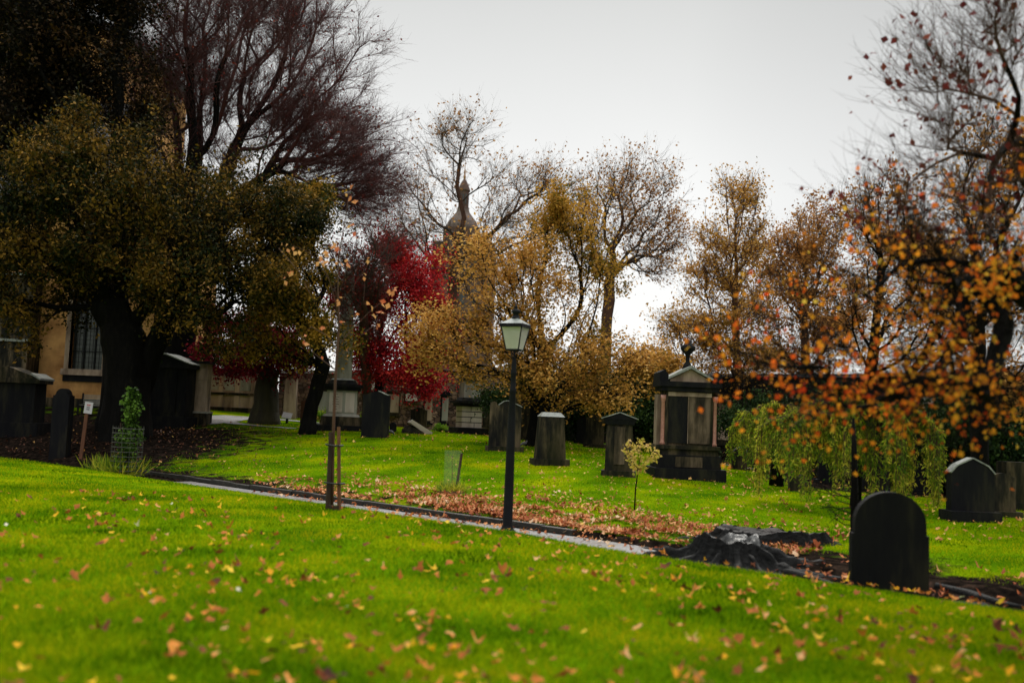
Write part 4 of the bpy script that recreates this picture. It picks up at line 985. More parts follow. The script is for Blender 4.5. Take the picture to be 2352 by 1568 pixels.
# ------------------------------------------------------------------ walls
def mat_rubble(name, cols, mort, sc=3.2):
    m = bpy.data.materials.new(name); m.use_nodes = True; t = m.node_tree; t.nodes.clear()
    out = N(t, 'ShaderNodeOutputMaterial'); p = N(t, 'ShaderNodeBsdfPrincipled'); p.inputs['Roughness'].default_value = .85; p.inputs['Specular IOR Level'].default_value = .2
    co = N(t, 'ShaderNodeTexCoord'); mp = N(t, 'ShaderNodeMapping'); mp.inputs['Scale'].default_value = (1, 1, 1.7); t.links.new(co.outputs['Object'], mp.inputs[0])
    dn = N(t, 'ShaderNodeTexNoise'); dn.inputs['Scale'].default_value = 2.5; t.links.new(mp.outputs[0], dn.inputs['Vector'])
    va = N(t, 'ShaderNodeVectorMath', operation='MULTIPLY_ADD'); va.inputs[1].default_value = (.25, .25, .25)
    t.links.new(dn.outputs['Color'], va.inputs[0]); t.links.new(mp.outputs[0], va.inputs[2])
    v = N(t, 'ShaderNodeTexVoronoi'); v.inputs['Scale'].default_value = sc; t.links.new(va.outputs[0], v.inputs['Vector'])
    v2 = N(t, 'ShaderNodeTexVoronoi', feature='DISTANCE_TO_EDGE'); v2.inputs['Scale'].default_value = sc; t.links.new(va.outputs[0], v2.inputs['Vector'])
    sp = N(t, 'ShaderNodeSeparateColor'); t.links.new(v.outputs['Color'], sp.inputs[0])
    r = N(t, 'ShaderNodeValToRGB'); el = r.color_ramp.elements
    el[0].position, el[0].color = 0, (*cols[0], 1); el[1].position, el[1].color = 1, (*cols[-1], 1)
    for i, c in enumerate(cols[1:-1]): x = el.new((i+1)/(len(cols)-1)); x.color = (*c, 1)
    t.links.new(sp.outputs[0], r.inputs[0])
    mr = N(t, 'ShaderNodeMapRange'); mr.inputs['From Max'].default_value = .09; t.links.new(v2.outputs['Distance'], mr.inputs['Value'])
    mx = N(t, 'ShaderNodeMix', data_type='RGBA'); mx.inputs['A'].default_value = (*mort, 1)
    t.links.new(r.outputs[0], mx.inputs['B']); t.links.new(mr.outputs[0], mx.inputs['Factor'])
    st_ = N(t, 'ShaderNodeTexNoise'); st_.inputs['Scale'].default_value = .9; st_.inputs['Detail'].default_value = 7; t.links.new(co.outputs['Object'], st_.inputs['Vector'])
    r3 = N(t, 'ShaderNodeMapRange'); r3.inputs['From Min'].default_value = .35; r3.inputs['From Max'].default_value = .65; r3.inputs['To Min'].default_value = .35; r3.inputs['To Max'].default_value = 1.1
    t.links.new(st_.outputs['Fac'], r3.inputs['Value'])
    mu = N(t, 'ShaderNodeMix', data_type='RGBA', blend_type='MULTIPLY'); mu.inputs['Factor'].default_value = 1
    t.links.new(mx.outputs['Result'], mu.inputs['A']); t.links.new(r3.outputs[0], mu.inputs['B'])
    t.links.new(mu.outputs['Result'], p.inputs['Base Color'])
    bp = N(t, 'ShaderNodeBump'); bp.inputs['Strength'].default_value = .9; bp.inputs['Distance'].default_value = .05
    t.links.new(mr.outputs[0], bp.inputs['Height']); t.links.new(bp.outputs[0], p.inputs['Normal'])
    t.links.new(p.outputs[0], out.inputs[0]); return m
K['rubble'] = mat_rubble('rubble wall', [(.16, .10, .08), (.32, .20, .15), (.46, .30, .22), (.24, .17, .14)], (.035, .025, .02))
K['rubble_shaded'] = mat_rubble('shade-darkened rubble wall', [(.012, .010, .009), (.03, .022, .018), (.05, .035, .027), (.02, .016, .014)], (.006, .005, .005))  # same rubble darkened, the deep shade is put into the colour
def wall_run(name, label, pts, h, m, th=.5, cope=True, mcope='dark_stone'):
    """pts: list of (px, D); heights above ground"""
    gs = [G(*p) for p in pts]; root = thing(name, label, 'wall', gs[0])
    mb = MB(); mc = MB(); o = gs[0]
    for a, b, h0, h1 in zip(gs, gs[1:], h, h[1:]):
        d = (b-a); d.z = 0; d.normalize(); n = Vector((-d.y, d.x, 0))*th/2
        a_, b_ = a-o, b-o
        za, zb = a_.z, b_.z
        vs = [mb.bm.verts.new(v) for v in ((a_.x-n.x, a_.y-n.y, za-.5), (b_.x-n.x, b_.y-n.y, zb-.5), (b_.x+n.x, b_.y+n.y, zb-.5), (a_.x+n.x, a_.y+n.y, za-.5),
              (a_.x-n.x, a_.y-n.y, za+h0), (b_.x-n.x, b_.y-n.y, zb+h1), (b_.x+n.x, b_.y+n.y, zb+h1), (a_.x+n.x, a_.y+n.y, za+h0))]
        for f in ((3, 2, 1, 0), (4, 5, 6, 7), (0, 1, 5, 4), (1, 2, 6, 5), (2, 3, 7, 6), (3, 0, 4, 7)): mb.bm.faces.new([vs[i] for i in f])
        n2 = n*1.25
        vs = [mc.bm.verts.new(v) for v in ((a_.x-n2.x, a_.y-n2.y, za+h0+.003), (b_.x-n2.x, b_.y-n2.y, zb+h1+.003), (b_.x+n2.x, b_.y+n2.y, zb+h1+.003), (a_.x+n2.x, a_.y+n2.y, za+h0+.003),
              (a_.x, a_.y, za+h0+.16), (b_.x, b_.y, zb+h1+.16))]
        for f in ((3, 2, 1, 0), (0, 1, 5, 4), (2, 3, 4, 5), (3, 0, 4), (1, 2, 5)): mc.bm.faces.new([vs[i] for i in f])
    mb.build('masonry', K[m], root)
    if cope: mc.build('coping', K[mcope], root)
    return root, gs
wall_run('churchyard_wall', 'brown rubble boundary wall running behind the obelisk and the pillar monument', [(640, 53), (780, 52), (900, 51), (1000, 50), (1130, 49), (1300, 48)], [2.2, 2.5, 2.6, 2.9, 3.1, 3.0], 'rubble')
wall_run('churchyard_wall', 'dark boundary wall in deep shade behind the tall tomb and the evergreen bushes', [(1302, 47.5), (1500, 45.5), (1700, 44), (1950, 42), (2200, 40), (2600, 38)], [3.0, 3.2, 3.4, 3.6, 3.8, 4.0], 'rubble_shaded', mcope='black_stone')
# pilastered enclosure wall at left
gA, gB = G(462, 52.8), G(628, 52.5)
ln_ = (gB-gA).length; rz = math.atan2(gB.y-gA.y, gB.x-gA.x)
rt = thing('enclosure_wall', 'stained tan enclosure wall with pilasters and a string course beyond the far path', 'wall', gA, rz)
MB().box(-.3, ln_, -.2, .25, -.4, 2.0).build('masonry', K['tan_stone'], rt)
MB().box(-.32, ln_+.02, -.30, .30, .80, .93).box(-.32, ln_+.02, -.32, .32, 2.0, 2.2).box(-.31, ln_+.01, -.27, .27, -.3, .16).build('string_course', K['dark_stone'], rt, bevel=.01)
for x in np.linspace(.15, ln_-.25, 5):
    MB().box(x-.14, x+.14, -.27, -.18, .17, .79).box(x-.12, x+.12, -.27, -.18, .94, 1.99).build('pilaster', K['tan_stone'], rt, bevel=.01)
for x in np.linspace(.15, ln_-.25, 5)[:-1]:
    x += (ln_-.4)/8
    MB().box(x-.28, x+.28, -.225, -.19, 1.05, 1.85).build('panel', K['grey_stone'], rt, bevel=.01)
# rubble pier
g = G(663, 51.3); rt = thing('wall_pier', 'rough tan rubble pier between the burred trunk and the leaning trunk', 'pier', g)
MB().box(-.32, .32, -.3, .3, -.3, 2.15, top=(.9, .9)).build('masonry', K['tan_stone'], rt, bevel=.03, rough=.02)
MB().box(-.4, .4, -.38, .38, 2.15, 2.28).build('cap', K['dark_stone'], rt, bevel=.02)
# plaques and mural monuments on the rubble wall
def mural(px, D, zc, w, h, frame, face, label, kind='flat', name='wall_monument', cat='wall monument'):
    g = G(px, D); g.z += zc; rt = thing(name, label, cat, g, -.02, 'tablets and tombs fixed to the boundary wall')
    if kind == 'oval':
        MB().prism([(-w/2, -h/2), (w/2, -h/2), (w/2, h*.35), (w*.3, h/2), (-w*.3, h/2), (-w/2, h*.35)], -.03, .22).build('frame', K[frame], rt, bevel=.01)
        MB().prism([(-w*.36, h*.30), (-w*.36, -h*.02), (-w*.2, -h*.25), (0, -h*.32), (w*.2, -h*.25), (w*.36, -h*.02), (w*.36, h*.30)], -.07, -.03).build('tablet', K[face], rt, bevel=.008)
    else:
        mb = MB(); mb.box(-w/2, w/2, -.05, .22, -h/2, h/2); mb.box(-w*.56, w*.56, -.12, .2, h/2, h/2+.09); mb.box(-w*.56, w*.56, -.10, .2, -h/2-.09, -h/2)
        if kind == 'ped': mb.prism([(-w*.56, h/2+.092), (w*.56, h/2+.092), (0, h/2+.36)], -.1, .2)
        mb.build('frame', K[frame], rt, bevel=.008)
        MB().box(-w*.40, w*.40, -.075, -.045, -h*.42, h*.42).build('tablet', K[face], rt, bevel=.006)
mural(841, 51.1, 1.95, .9, .75, 'tan_stone', 'white_marble', 'white oval tablet in an orange stone frame above the wavy topped headstone', 'oval')
mural(900, 50.6, 1.15, .7, 1.1, 'dark_stone', 'tan_stone', 'narrow tan wall tablet right of the wavy topped headstone')
mural(941, 50.2, 1.55, .75, .45, 'dark_stone', 'white_marble', 'small white plaque on the rubble wall above the shouldered headstone')
mural(990, 49.9, 1.05, .95, 1.45, 'black_stone', 'tan_stone', 'dark framed tan wall tablet left of its pedimented neighbour')
mural(1028, 49.6, 1.05, .85, 1.35, 'black_stone', 'grey_stone', 'grey wall tablet under a small pediment left of the pale block pillar', 'ped')
mural(1130, 48.6, 1.2, 1.0, 1.6, 'dark_stone', 'dark_stone', 'large dark wall tablet behind the scroll topped headstone')
mural(800, 51.6, .95, .9, 1.3, 'dark_stone', 'tan_stone', 'stained wall tablet directly behind the obelisk')
mural(740, 52, 1.0, 1.5, 1.2, 'dark_stone', 'grey_stone', 'broad grey wall tablet behind the leaning black trunk')
mural(1195, 48.2, 1.1, 1.0, 1.5, 'dark_stone', 'black_stone', 'dark tall mural slab left of the golden tree trunk')
mural(1500, 45, 1.5, 1.0, 2.0, 'dark_stone', 'black_stone', 'tall dark wall tomb just left of the big pedimented tomb')
mural(1420, 45.8, 1.3, 1.0, 1.8, 'dark_stone', 'black_stone', 'dark wall tomb behind the pediment headstone')
mural(1670, 44, 1.5, 1.1, 2.1, 'dark_stone', 'tan_stone', 'dark wall tomb with a tan slab just right of the big pedimented tomb')
mural(2120, 40.2, 2.6, 1.0, .7, 'black_stone', 'grey_stone', 'grey wall tablet glimpsed above the right hand tombs')
# little lectern-like information board
g = G(659, 46, 968); rt = thing('information_board', 'small slanted pale information board at the foot of the wall', 'sign', g)
MB().box(-.05, .05, -.05, .05, -.1, .25).build('post', K['black_iron'], rt)
b_ = MB().box(-.22, .22, -.015, .015, -.17, .17).build('board', K['sign_white'], rt, loc=(0, -.03, .37)); b_.rotation_euler = (math.radians(-40), .12, 0)

# ------------------------------------------------------------------ church
def church():
    D = 49.0; g = G(150, D, 935); gz = g.z
    xr = P(418, 700, D)[0]-g.x; xl = -17.0
    rt = thing('church', 'ochre harled church with a tall leaded window and slate roof behind the yew', 'church', g, .0)
    hE = P(300, 470, D)[2]-gz
    wx0, wx1 = P(160, 800, D)[0]-g.x, P(237, 800, D)[0]-g.x
    wz0, wz1 = P(200, 848, D)[2]-gz, P(200, 560, D)[2]-gz
    mb = MB()
    mb.box(xl, wx0, 0, .8, .45, hE); mb.box(wx1, xr, 0, .8, .45, hE); mb.box(wx0, wx1, 0, .8, .45, wz0)
    # arch head
    cx = (wx0+wx1)/2; rw = (wx1-wx0)/2
    arc = [(cx+rw*math.cos(t), wz1+rw*1.2*math.sin(t)) for t in np.linspace(0, math.pi, 13)]
    mb.prism([(wx1, hE)]+[(wx1, wz1)]+arc[1:-1]+[(wx0, wz1), (wx0, hE)], 0, .8)
    mb.box(xr-.8, xr, .8, 5.5, .45, hE)
    mb.build('wall', K['harl'], rt)
    MB().box(xl-.05, xr+.06, -.10, 1.0, -.6, .45).build('plinth', K['dark_stone'], rt, bevel=.02)
    sur = MB(); q = .22
    sur.box(wx0-q, wx0, -.04, .3, wz0, wz1); sur.box(wx1, wx1+q, -.04, .3, wz0, wz1)
    ro = [(cx+(rw+q)*math.cos(t), wz1+(rw+q)*1.2*math.sin(t)) for t in np.linspace(0, math.pi, 13)]
    for i in range(12): sur.prism([arc[i], ro[i], ro[i+1], arc[i+1]], -.04, .3)
    win = sur.build('window', K['tan_stone'], rt)
    MB().box(wx0-q-.1, wx1+q+.1, -.16, .3, wz0-.30, wz0-.003, top=(1, .8)).build('sill', K['tan_stone'], win, bevel=.02)
    MB().box(wx0-q, wx1+q, -.07, .1, wz0-.62, wz0-.303).build('apron', K['black_stone'], win, bevel=.01)
    MB().prism([(wx0, wz0), (wx1, wz0), (wx1, wz1)]+arc[1:-1]+[(wx0, wz1)], .42, .46).build('pane', K['glass_dark'], win)
    ld = MB()
    for x in np.linspace(wx0, wx1, 4)[1:-1]: ld.box(x-.035, x+.035, .36, .43, wz0, wz1+rw)
    for z in np.arange(wz0+.9, wz1+rw, 1.15): ld.box(wx0, wx1, .35, .43, z-.025, z+.025)
    for x in np.arange(wx0+.12, wx1, .17): ld.box(x-.007, x+.007, .40, .425, wz0, wz1+rw*.6)
    for z in np.arange(wz0+.15, wz1, .22): ld.box(wx0, wx1, .40, .425, z-.007, z+.007)
    ld.build('leading', K['black_iron'], win)
    # buttresses
    for px, w in ((48, .95), (385, .5)):
        x = P(px, 800, D)[0]-g.x
        bt = MB().box(x-w, x+w, -1.3, -.003, -.6, hE*.30).box(x-w*.9, x+w*.9, -.9, -.003, hE*.30, hE*.62, top=(1, 1)).build('buttress', K['dark_stone'], rt, bevel=.02)
        MB().prism([(x-w*1.08, 0), (x+w*1.08, 0), (x+w*1.08, .12), (x-w*1.08, .12)], -1.4, -.85).build('weathering', K['cap_sheen'], bt, loc=(0, 0, hE*.30))
        MB().prism([(x-w*.98, 0), (x+w*.98, 0), (x+w*.98, .12), (x-w*.98, .12)], -1.0, -.02).build('weathering', K['cap_sheen'], bt, loc=(0, 0, hE*.62))
    # aisle roof and nave
    zr = P(200, 235, D+6)[2]-gz
    def slab(name, pts, m, par):
        mbb = MB(); vs = [mbb.bm.verts.new(p) for p in pts]; mbb.bm.faces.new(vs)
        r_ = bmesh.ops.extrude_face_region(mbb.bm, geom=mbb.bm.faces[:]); 
        for v in r_['geom']:
            if isinstance(v, bmesh.types.BMVert): v.co.z -= .22
        return mbb.build(name, m, par)
    slab('roof', [(xl, -.35, hE+.18), (xr+.3, -.35, hE+.18), (P(292, 300, D+6)[0]-g.x, 6.0, zr), (xl, 6.0, zr)], K['slate'], rt)
    xn = P(292, 200, D+6)[0]-g.x; zt = P(200, 150, D+6)[2]-gz; za = P(60, -60, D+6)[2]-gz
    xa = P(-60, -60, D+6)[0]-g.x
    zc = P(292, 95, D+6)[2]-gz
    MB().prism([(xl, zr-3), (xn, zr-3), (xn, zc), (xa, za), (xl, zc)], 6.0, 16).build('nave', K['harl'], rt)
    mbb = MB()
    for p0, p1 in (((xn+.35, zc-.2), (xa, za)), ((xl-.3, zc-.2), (xa, za))):
        d = (Vector((p1[0]-p0[0], p1[1]-p0[1]))).normalized(); nx, nz = -d.y, d.x
        if nz < 0: nx, nz = -nx, -nz
        mbb.prism([(p0[0]+nx*.004, p0[1]+nz*.004), (p1[0]+nx*.004, p1[1]+nz*.004), (p1[0]+nx*.45, p1[1]+nz*.45), (p0[0]+nx*.45, p0[1]+nz*.45)], 5.6, 16.3)
    mbb.build('nave_roof', K['slate'], rt)
church()
# bench by the wall
g = G(216, 46.5); rt = thing('park_bench', 'dark slatted bench against the church wall beneath the window', 'bench', g, .0)
for k in range(5): MB().box(-.7, .7, .2+.01*k, .225+.01*k, .5+.09*k, .55+.09*k).build('backrest_slat', K['grey_stone'], rt)
mb = MB()
for k in range(4): mb.box(-.7, .7, -.22+.11*k, -.14+.11*k, .42, .45)
mb.build('seat', K['grey_stone'], rt)
for s_ in (-1, 1):
    MB().box(s_*.72-.03, s_*.72+.03, -.25, -.19, -.05, .64).box(s_*.72-.03, s_*.72+.03, .19, .27, -.05, .98).box(s_*.72-.03, s_*.72+.03, -.19, .19, .60, .64).build('leg', K['black_iron'], rt)
# white notice on a post
g = G(186, 33.2, 1040); g.z = min(g.z, P(186, 1035, 33.2)[2]); rt = thing('notice_sign', 'white paper notice with red and dark print on a short red brown post', 'sign', g, 0, tilt=(0, .06))
hb = P(187, 935, 33.2)[2]-g.z
MB().box(-.055, .055, -.02, .03, -.1, hb-.12).build('post', K['stake'], rt, bevel=.006)
bd = MB().box(-.135, .135, -.045, -.022, hb-.19, hb+.19).build('board', K['sign_white'], rt, bevel=.004)
bd.rotation_euler = (0, .03, 0)
mb = MB()
for k, (z, L) in enumerate([(.10, .13), (.075, .10)]): mb.box(-L/2, -L*.1, -.049, -.0455, hb+z-.008, hb+z+.012).box(-L*.02, L/2, -.049, -.0455, hb+z-.008, hb+z+.012)
mb.build('red_lettering', K['sign_red'], bd)
mb = MB()
for z in (.02, .0, -.045, -.065): mb.box(-.055, -.015, -.049, -.0455, hb+z-.006, hb+z+.008).box(-.008, .05, -.049, -.0455, hb+z-.006, hb+z+.008)
mb.build('dark_lettering', K['sign_ink'], bd)

# ------------------------------------------------------------------ distant domed tower
def tower():
    D = 150.0; c = P(1052, 700, D); bz = 0.0; rt = thing('domed_tower', 'distant brown stone building with an ogee domed tower and gilt spire above the trees', 'tower', (c[0], c[1], 0))
    s = D/FPX
    def zz(py): return P(1052, py, D)[2]
    MB().box(-62*s, 80*s, -2, 16, 0, zz(560)).build('lower_block', K['tower'], rt)
    MB().box(-42*s, 42*s, 0, 84*s, zz(560), zz(520)).build('shaft', K['tower'], rt, bevel=.2)
    MB().lathe([(41*s, zz(520)), (40*s, zz(512)), (35*s, zz(502)), (25*s, zz(490)), (17*s, zz(480)), (14*s, zz(470))], 8, (0, 42*s), rz=.39).build('dome', K['tower_roof'], rt)
    MB().lathe([(15*s, zz(470)), (13*s, zz(466)), (13*s, zz(432)), (16*s, zz(428)), (12*s, zz(418)), (7*s, zz(408)), (3*s, zz(402))], 8, (0, 42*s), rz=.39).build('lantern', K['tower'], rt)
    for k in range(3): MB().box((-8+6*k)*s, (-5+6*k)*s, 42*s-13.6*s, 42*s-11*s, zz(462), zz(438)).build('window', K['glass_dark'], rt)
    MB().lathe([(2.2*s, zz(402)), (3.4*s, zz(396)), (1.6*s, zz(390)), (2.4*s, zz(384)), (.9*s, zz(378)), (.3*s, zz(352))], 8, (0, 42*s)).build('spire', K['gold_metal'], rt)
    for k in range(4): MB().box((-50+28*k)*s, (-40+28*k)*s, -2.1, -1.8, zz(700), zz(665)).build('window', K['glass_dark'], rt)
    for k in range(4): MB().box((-50+28*k)*s, (-40+28*k)*s, -2.1, -1.8, zz(630), zz(600)).build('window', K['glass_dark'], rt)
tower()

# ------------------------------------------------------------------ street lamp
def lamp():
    D = 18.0; b = P(1165, 1222, D); g = Vector((b[0], b[1], -.45)); rt = thing('street_lamp', 'black iron lamp post with a tapered glass lantern standing by the kerb', 'street lamp', g, math.radians(-22))
    s = D/FPX
    def z(py): return (1222-py)*s*1.002
    k = s
    MB().lathe([(.17, -.1), (.17, .02), (.135, .06), (.105, .10), (.088, .16), (.083, 1.0), (.070, 2.0), (.055, z(905)), (.062, z(902)), (.062, z(896)), (.05, z(892)), (.047, z(865)), (.055, z(862)), (.055, z(856)), (.042, z(850)), (.046, z(838)), (.034, z(828)), (.02, z(822)), (.018, z(806))], 20).build('post', K['black_iron'], rt, smoothf=True)
    zb, zt = z(806), z(753); rb, rtp = 19.5*s*1.12, 31.5*s*1.14
    # bracket arms
    mb = MB()
    for q in range(4):
        a = math.pi/4+q*math.pi/2; c, d = math.cos(a), math.sin(a)
        mb.tube([(c*.03, d*.03, z(826)), (c*.10, d*.10, z(820)), (c*rb*.95, d*rb*.95, zb-.01)], .009, 6)
    mb.build('bracket', K['black_iron'], rt, smoothf=True)
    ring = lambda r, zz: [(r*math.cos(math.pi/4+q*math.pi/2), r*math.sin(math.pi/4+q*math.pi/2), zz) for q in range(4)]
    r2 = math.sqrt(1.0)
    B, T = ring(rb, zb), ring(rtp, zt)
    fr = MB()
    for q in range(4):
        fr.tube([B[q], T[q]], .013, 6); fr.tube([B[q], B[(q+1) % 4]], .015, 6)
    fr.build('lantern_frame', K['black_iron'], rt, smoothf=True)
    hh = rtp/math.sqrt(2)*1.10
    MB().box(-hh, hh, -hh, hh, zt-.012, zt+.05).build('eaves', K['black_iron'], rt, bevel=.008)
    gm = bpy.data.materials.new('milky lantern glass'); gm.use_nodes = True; t = gm.node_tree; t.nodes.clear()
    out = N(t, 'ShaderNodeOutputMaterial'); tr = N(t, 'ShaderNodeBsdfTransparent'); gl = N(t, 'ShaderNodeBsdfGlossy'); gl.inputs['Roughness'].default_value = .06
    tl = N(t, 'ShaderNodeBsdfTranslucent'); tl.inputs[0].default_value = (.95, .95, .90, 1)
    m1 = N(t, 'ShaderNodeMixShader'); m1.inputs[0].default_value = .72; m2 = N(t, 'ShaderNodeMixShader'); m2.inputs[0].default_value = .16
    df = N(t, 'ShaderNodeBsdfDiffuse'); df.inputs[0].default_value = (.92, .92, .90, 1); md = N(t, 'ShaderNodeMixShader'); md.inputs[0].default_value = .5
    t.links.new(tl.outputs[0], md.inputs[1]); t.links.new(df.outputs[0], md.inputs[2])
    t.links.new(tr.outputs[0], m1.inputs[1]); t.links.new(md.outputs[0], m1.inputs[2]); t.links.new(m1.outputs[0], m2.inputs[1]); t.links.new(gl.outputs[0], m2.inputs[2]); t.links.new(m2.outputs[0], out.inputs[0])
    for q in range(4):
        a, b_, c, d = [Vector(v)*.995 for v in (B[q], B[(q+1) % 4], T[(q+1) % 4], T[q])]
        for v, zz_ in ((a, zb+.012), (b_, zb+.012), (c, zt-.014), (d, zt-.014)): v.z = zz_
        mb = MB(); mb.bm.faces.new([mb.bm.verts.new(v) for v in (a, b_, c, d)]); mb.build('glass_pane', gm, rt)
    # roof: wet, pale
    R1, R2 = ring(hh*1.40, zt+.052), ring(.085, zt+.155)
    mb = MB(); v1 = [mb.bm.verts.new(v) for v in R1]; v2 = [mb.bm.verts.new(v) for v in R2]
    for q in range(4): mb.bm.faces.new((v1[q], v1[(q+1) % 4], v2[(q+1) % 4], v2[q]))
    mb.bm.faces.new(v2); mb.bm.faces.new(v1[::-1])
    rf = mat_noise('wet lantern roof', [(.3, (.20, .22, .21)), (.7, (.42, .45, .43))], 7, .3, .1, spec=.7)
    mb.build('roof', rf, rt, bevel=.004)
    z0 = zt+.15
    MB().lathe([(.085, z0), (.075, z0+.02), (.06, z0+.05), (.048, z0+.09), (.07, z0+.095), (.082, z0+.13), (.07, z0+.165), (.035, z0+.175), (.03, z0+.20), (.04, z0+.215), (.02, z0+.24), (.006, z0+.275)], 16).build('finial', K['black_iron'], rt, smoothf=True)
    MB().lathe([(.02, zb), (.03, zb+.05), (.028, zb+.12), (.055, zb+.16), (.06, zb+.22), (.03, zb+.26)], 12).build('bulb', K['white_marble'], rt, smoothf=True)
lamp()

# ------------------------------------------------------------------ staked young tree
def young_tree():
    D = 17.2; g = np.array([*P(765, 1190, D)[:2], 0.0]); g[2] = Hs(g[0], g[1])
    rg = np.random.default_rng(5)
    def L(px, py, dd=0): return P(px, py, D+dd)-g
    rt = thing('young_tree', 'slim young tree with peach orange leaves tied between two brown stakes', 'tree', g)
    MB().tube([L(762, 1186), L(764, 1080), L(766, 985), L(770, 880), L(775, 800), L(779, 740), L(776, 660), L(778, 590), L(790, 520), L(803, 440)],
              [.028, .027, .026, .024, .022, .019, .013, .010, .007, .003], 10).build('trunk', K['bark_brown'], rt, smoothf=True)
    br = [[(776,800),(800,765,.1),(845,720,.2),(880,690,.3),(905,660,.3)], [(778,745),(770,690),(755,640),(735,600),(700,575,-.1),(668,563,-.2)], [(774,690),(790,640),(800,600)],
          [(775,805),(750,770,-.1),(715,750,-.2),(700,765,-.3)], [(772,850),(745,830,.1),(720,810),(690,770,.2)], [(777,640),(760,600),(757,560)], [(776,700),(810,660,.1),(850,600)],
          [(800,765),(830,770,.2),(868,740,.4)], [(730,598),(700,612),(680,625)], [(700,650,-.2),(720,690,-.1),(760,760)], [(778,700),(768,660),(775,610),(770,560)], [(776,820),(800,800,.2),(830,790,.3)], [(640,570,-.2),(700,640,-.1),(745,700)], [(845,720,.2),(835,690,.2),(838,650,.2)]]
    mb = MB(); tips = []
    for b in br:
        pts = [L(q[0], q[1], q[2] if len(q) > 2 else 0) for q in b]
        r0_ = .011 if b[0][0] > 770 and len(b) > 3 else .006
        mb.tube(pts, list(np.linspace(r0_, .0025, len(pts))), 6); tips += [(pts[-1], 3), (pts[-2], 1)]
    mb.build('branches', K['bark_brown'], rt, smoothf=True)
    cl = [(668,563),(655,570),(690,572),(735,603),(745,600),(678,625),(668,628),(800,440),(803,450),(806,462),(803,512),(775,562),(783,570),(768,558),(800,600),(843,600),(905,662),(898,668),(885,672),(893,690),(872,700),(862,722),(868,745),(700,765),(690,775),(757,590),(820,545),(738,600),(785,690),(770,690),(812,718),(835,640),(652,640),(880,715),(850,700),(790,740),(745,755),(735,820),(800,810),(778,600)]
    c = np.concatenate([np.array([L(a, b, rg.normal(0, .12))]*2)+rg.normal(0, .035, (2, 3)) for a, b in cl])
    V, F = leaf_cloud(c, np.full(len(c), .10), rg, .7, .75); meshobj('foliage', V, [F], LM['peach'], rt)
    # stakes are things of their own
    def stake(pxb, pyb, pxt, pyt, m, lab, r=.036, dd=0):
        a = P(pxb, pyb, D+dd); b = P(pxt, pyt, D+dd); gg = np.array([a[0], a[1], Hs(a[0], a[1])-.08]); o = thing('tree_stake', lab, 'stake', gg, group=None)
        MB().tube([(0, 0, 0), tuple(b-gg)], [r*1.15, r*.95], 12).build('pole', K[m], o, bevel=.004)
        return o
    stake(752, 1183, 760, 992, 'stake_dark', 'left dark brown stake beside the slim young tree', .036, -.05)
    stake(779, 1190, 778, 980, 'stake', 'right reddish brown stake beside the slim young tree', .030, -.1)
    for py, x0, x1, lab in ((1020, 748, 788, 'upper black rubber strap tying the slim tree to its stakes'), (1107, 744, 792, 'middle black rubber strap tying the slim tree to its stakes')):
        mb = MB(); a, b = P(x0, py, D-.1), P(x1, py+3, D-.1)
        pts = [(a+(b-a)*f+np.array([0, -.05 if 0 < f < 1 else 0, math.sin(f*3.1)*-.012]))-g for f in np.linspace(0, 1, 6)]
        mb.tube(pts, .016, 6); o = mb.build('tree_tie', K['rubber'], None, loc=tuple(g)); tagp(o, lab, 'strap')
    a = P(767, 1165, D-.12); o = MB().box(-.085, .085, -.03, .03, -.035, .035).box(-.02, .015, -.03, .03, -.14, -.035).build('brace_block', K['stake_dark'], None, bevel=.006, loc=tuple(a)); tagp(o, 'short black wooden brace between the feet of the two stakes', 'brace')
young_tree()

# guard tube with sapling and stake
def guard():
    D = 23.4; g = np.array(G(1037, D, 1128)); rg = np.random.default_rng(9)
    rt = thing('tree_guard', 'pale green transparent mesh tube on a grassy mound between the staked tree and the lamp', 'tree guard', g)
    m = bpy.data.materials.new('clear green mesh'); m.use_nodes = True; t = m.node_tree; t.nodes.clear()
    out = N(t, 'ShaderNodeOutputMaterial'); tr = N(t, 'ShaderNodeBsdfTransparent'); df = N(t, 'ShaderNodeBsdfPrincipled'); df.inputs['Base Color'].default_value = (.45, .52, .34, 1); df.inputs['Roughness'].default_value = .3
    mx = N(t, 'ShaderNodeMixShader'); mx.inputs[0].default_value = .11
    t.links.new(tr.outputs[0], mx.inputs[1]); t.links.new(df.outputs[0], mx.inputs[2]); t.links.new(mx.outputs[0], out.inputs[0])
    mb = MB(); prof = [(.20, .12), (.195, .5), (.20, .98)]; n = 20; rings = []
    for r, z in prof: rings.append([mb.bm.verts.new((r*math.cos(6.283*k/n), r*math.sin(6.283*k/n), z)) for k in range(n)])
    for a, b in zip(rings, rings[1:]):
        for k in range(n): mb.bm.faces.new((a[k], a[(k+1) % n], b[(k+1) % n], b[k]))
    mb.build('mesh_tube', m, rt, smoothf=True)
    MB().tube([(.01, 0, 0), (.0, .01, .4), (-.02, 0, .85)], [.012, .008, .003], 6).build('sapling_stem', K['bark_brown'], rt)
    o = thing('tree_stake', 'short dark leaning stake beside the clear mesh tube', 'stake', g+np.array([.10, -.05, 0]))
    MB().tube([(0, 0, -.05), (.10, 0, .92)], .032, 10).build('pole', K['stake_dark'], o, bevel=.004)
    c = rg.normal(0, 1, (900, 3))*np.array([.15, .15, .04]); c[:, 2] = np.abs(c[:, 2])
    o = thing('grass_tuft', 'dark green rough tuft of long grass round the foot of the mesh tube', 'grass tuft', g)
    V, F = leaf_cloud(c, np.full(900, .22), rg, -1.3, .08); meshobj('blades', V, [F], LM['willow'], o)
    MB().lathe([(.36, -.04), (.30, .03), (.16, .09), (.03, .11)], 16).build('soil_mound', K['bark_brown'], o, smoothf=True)
guard()
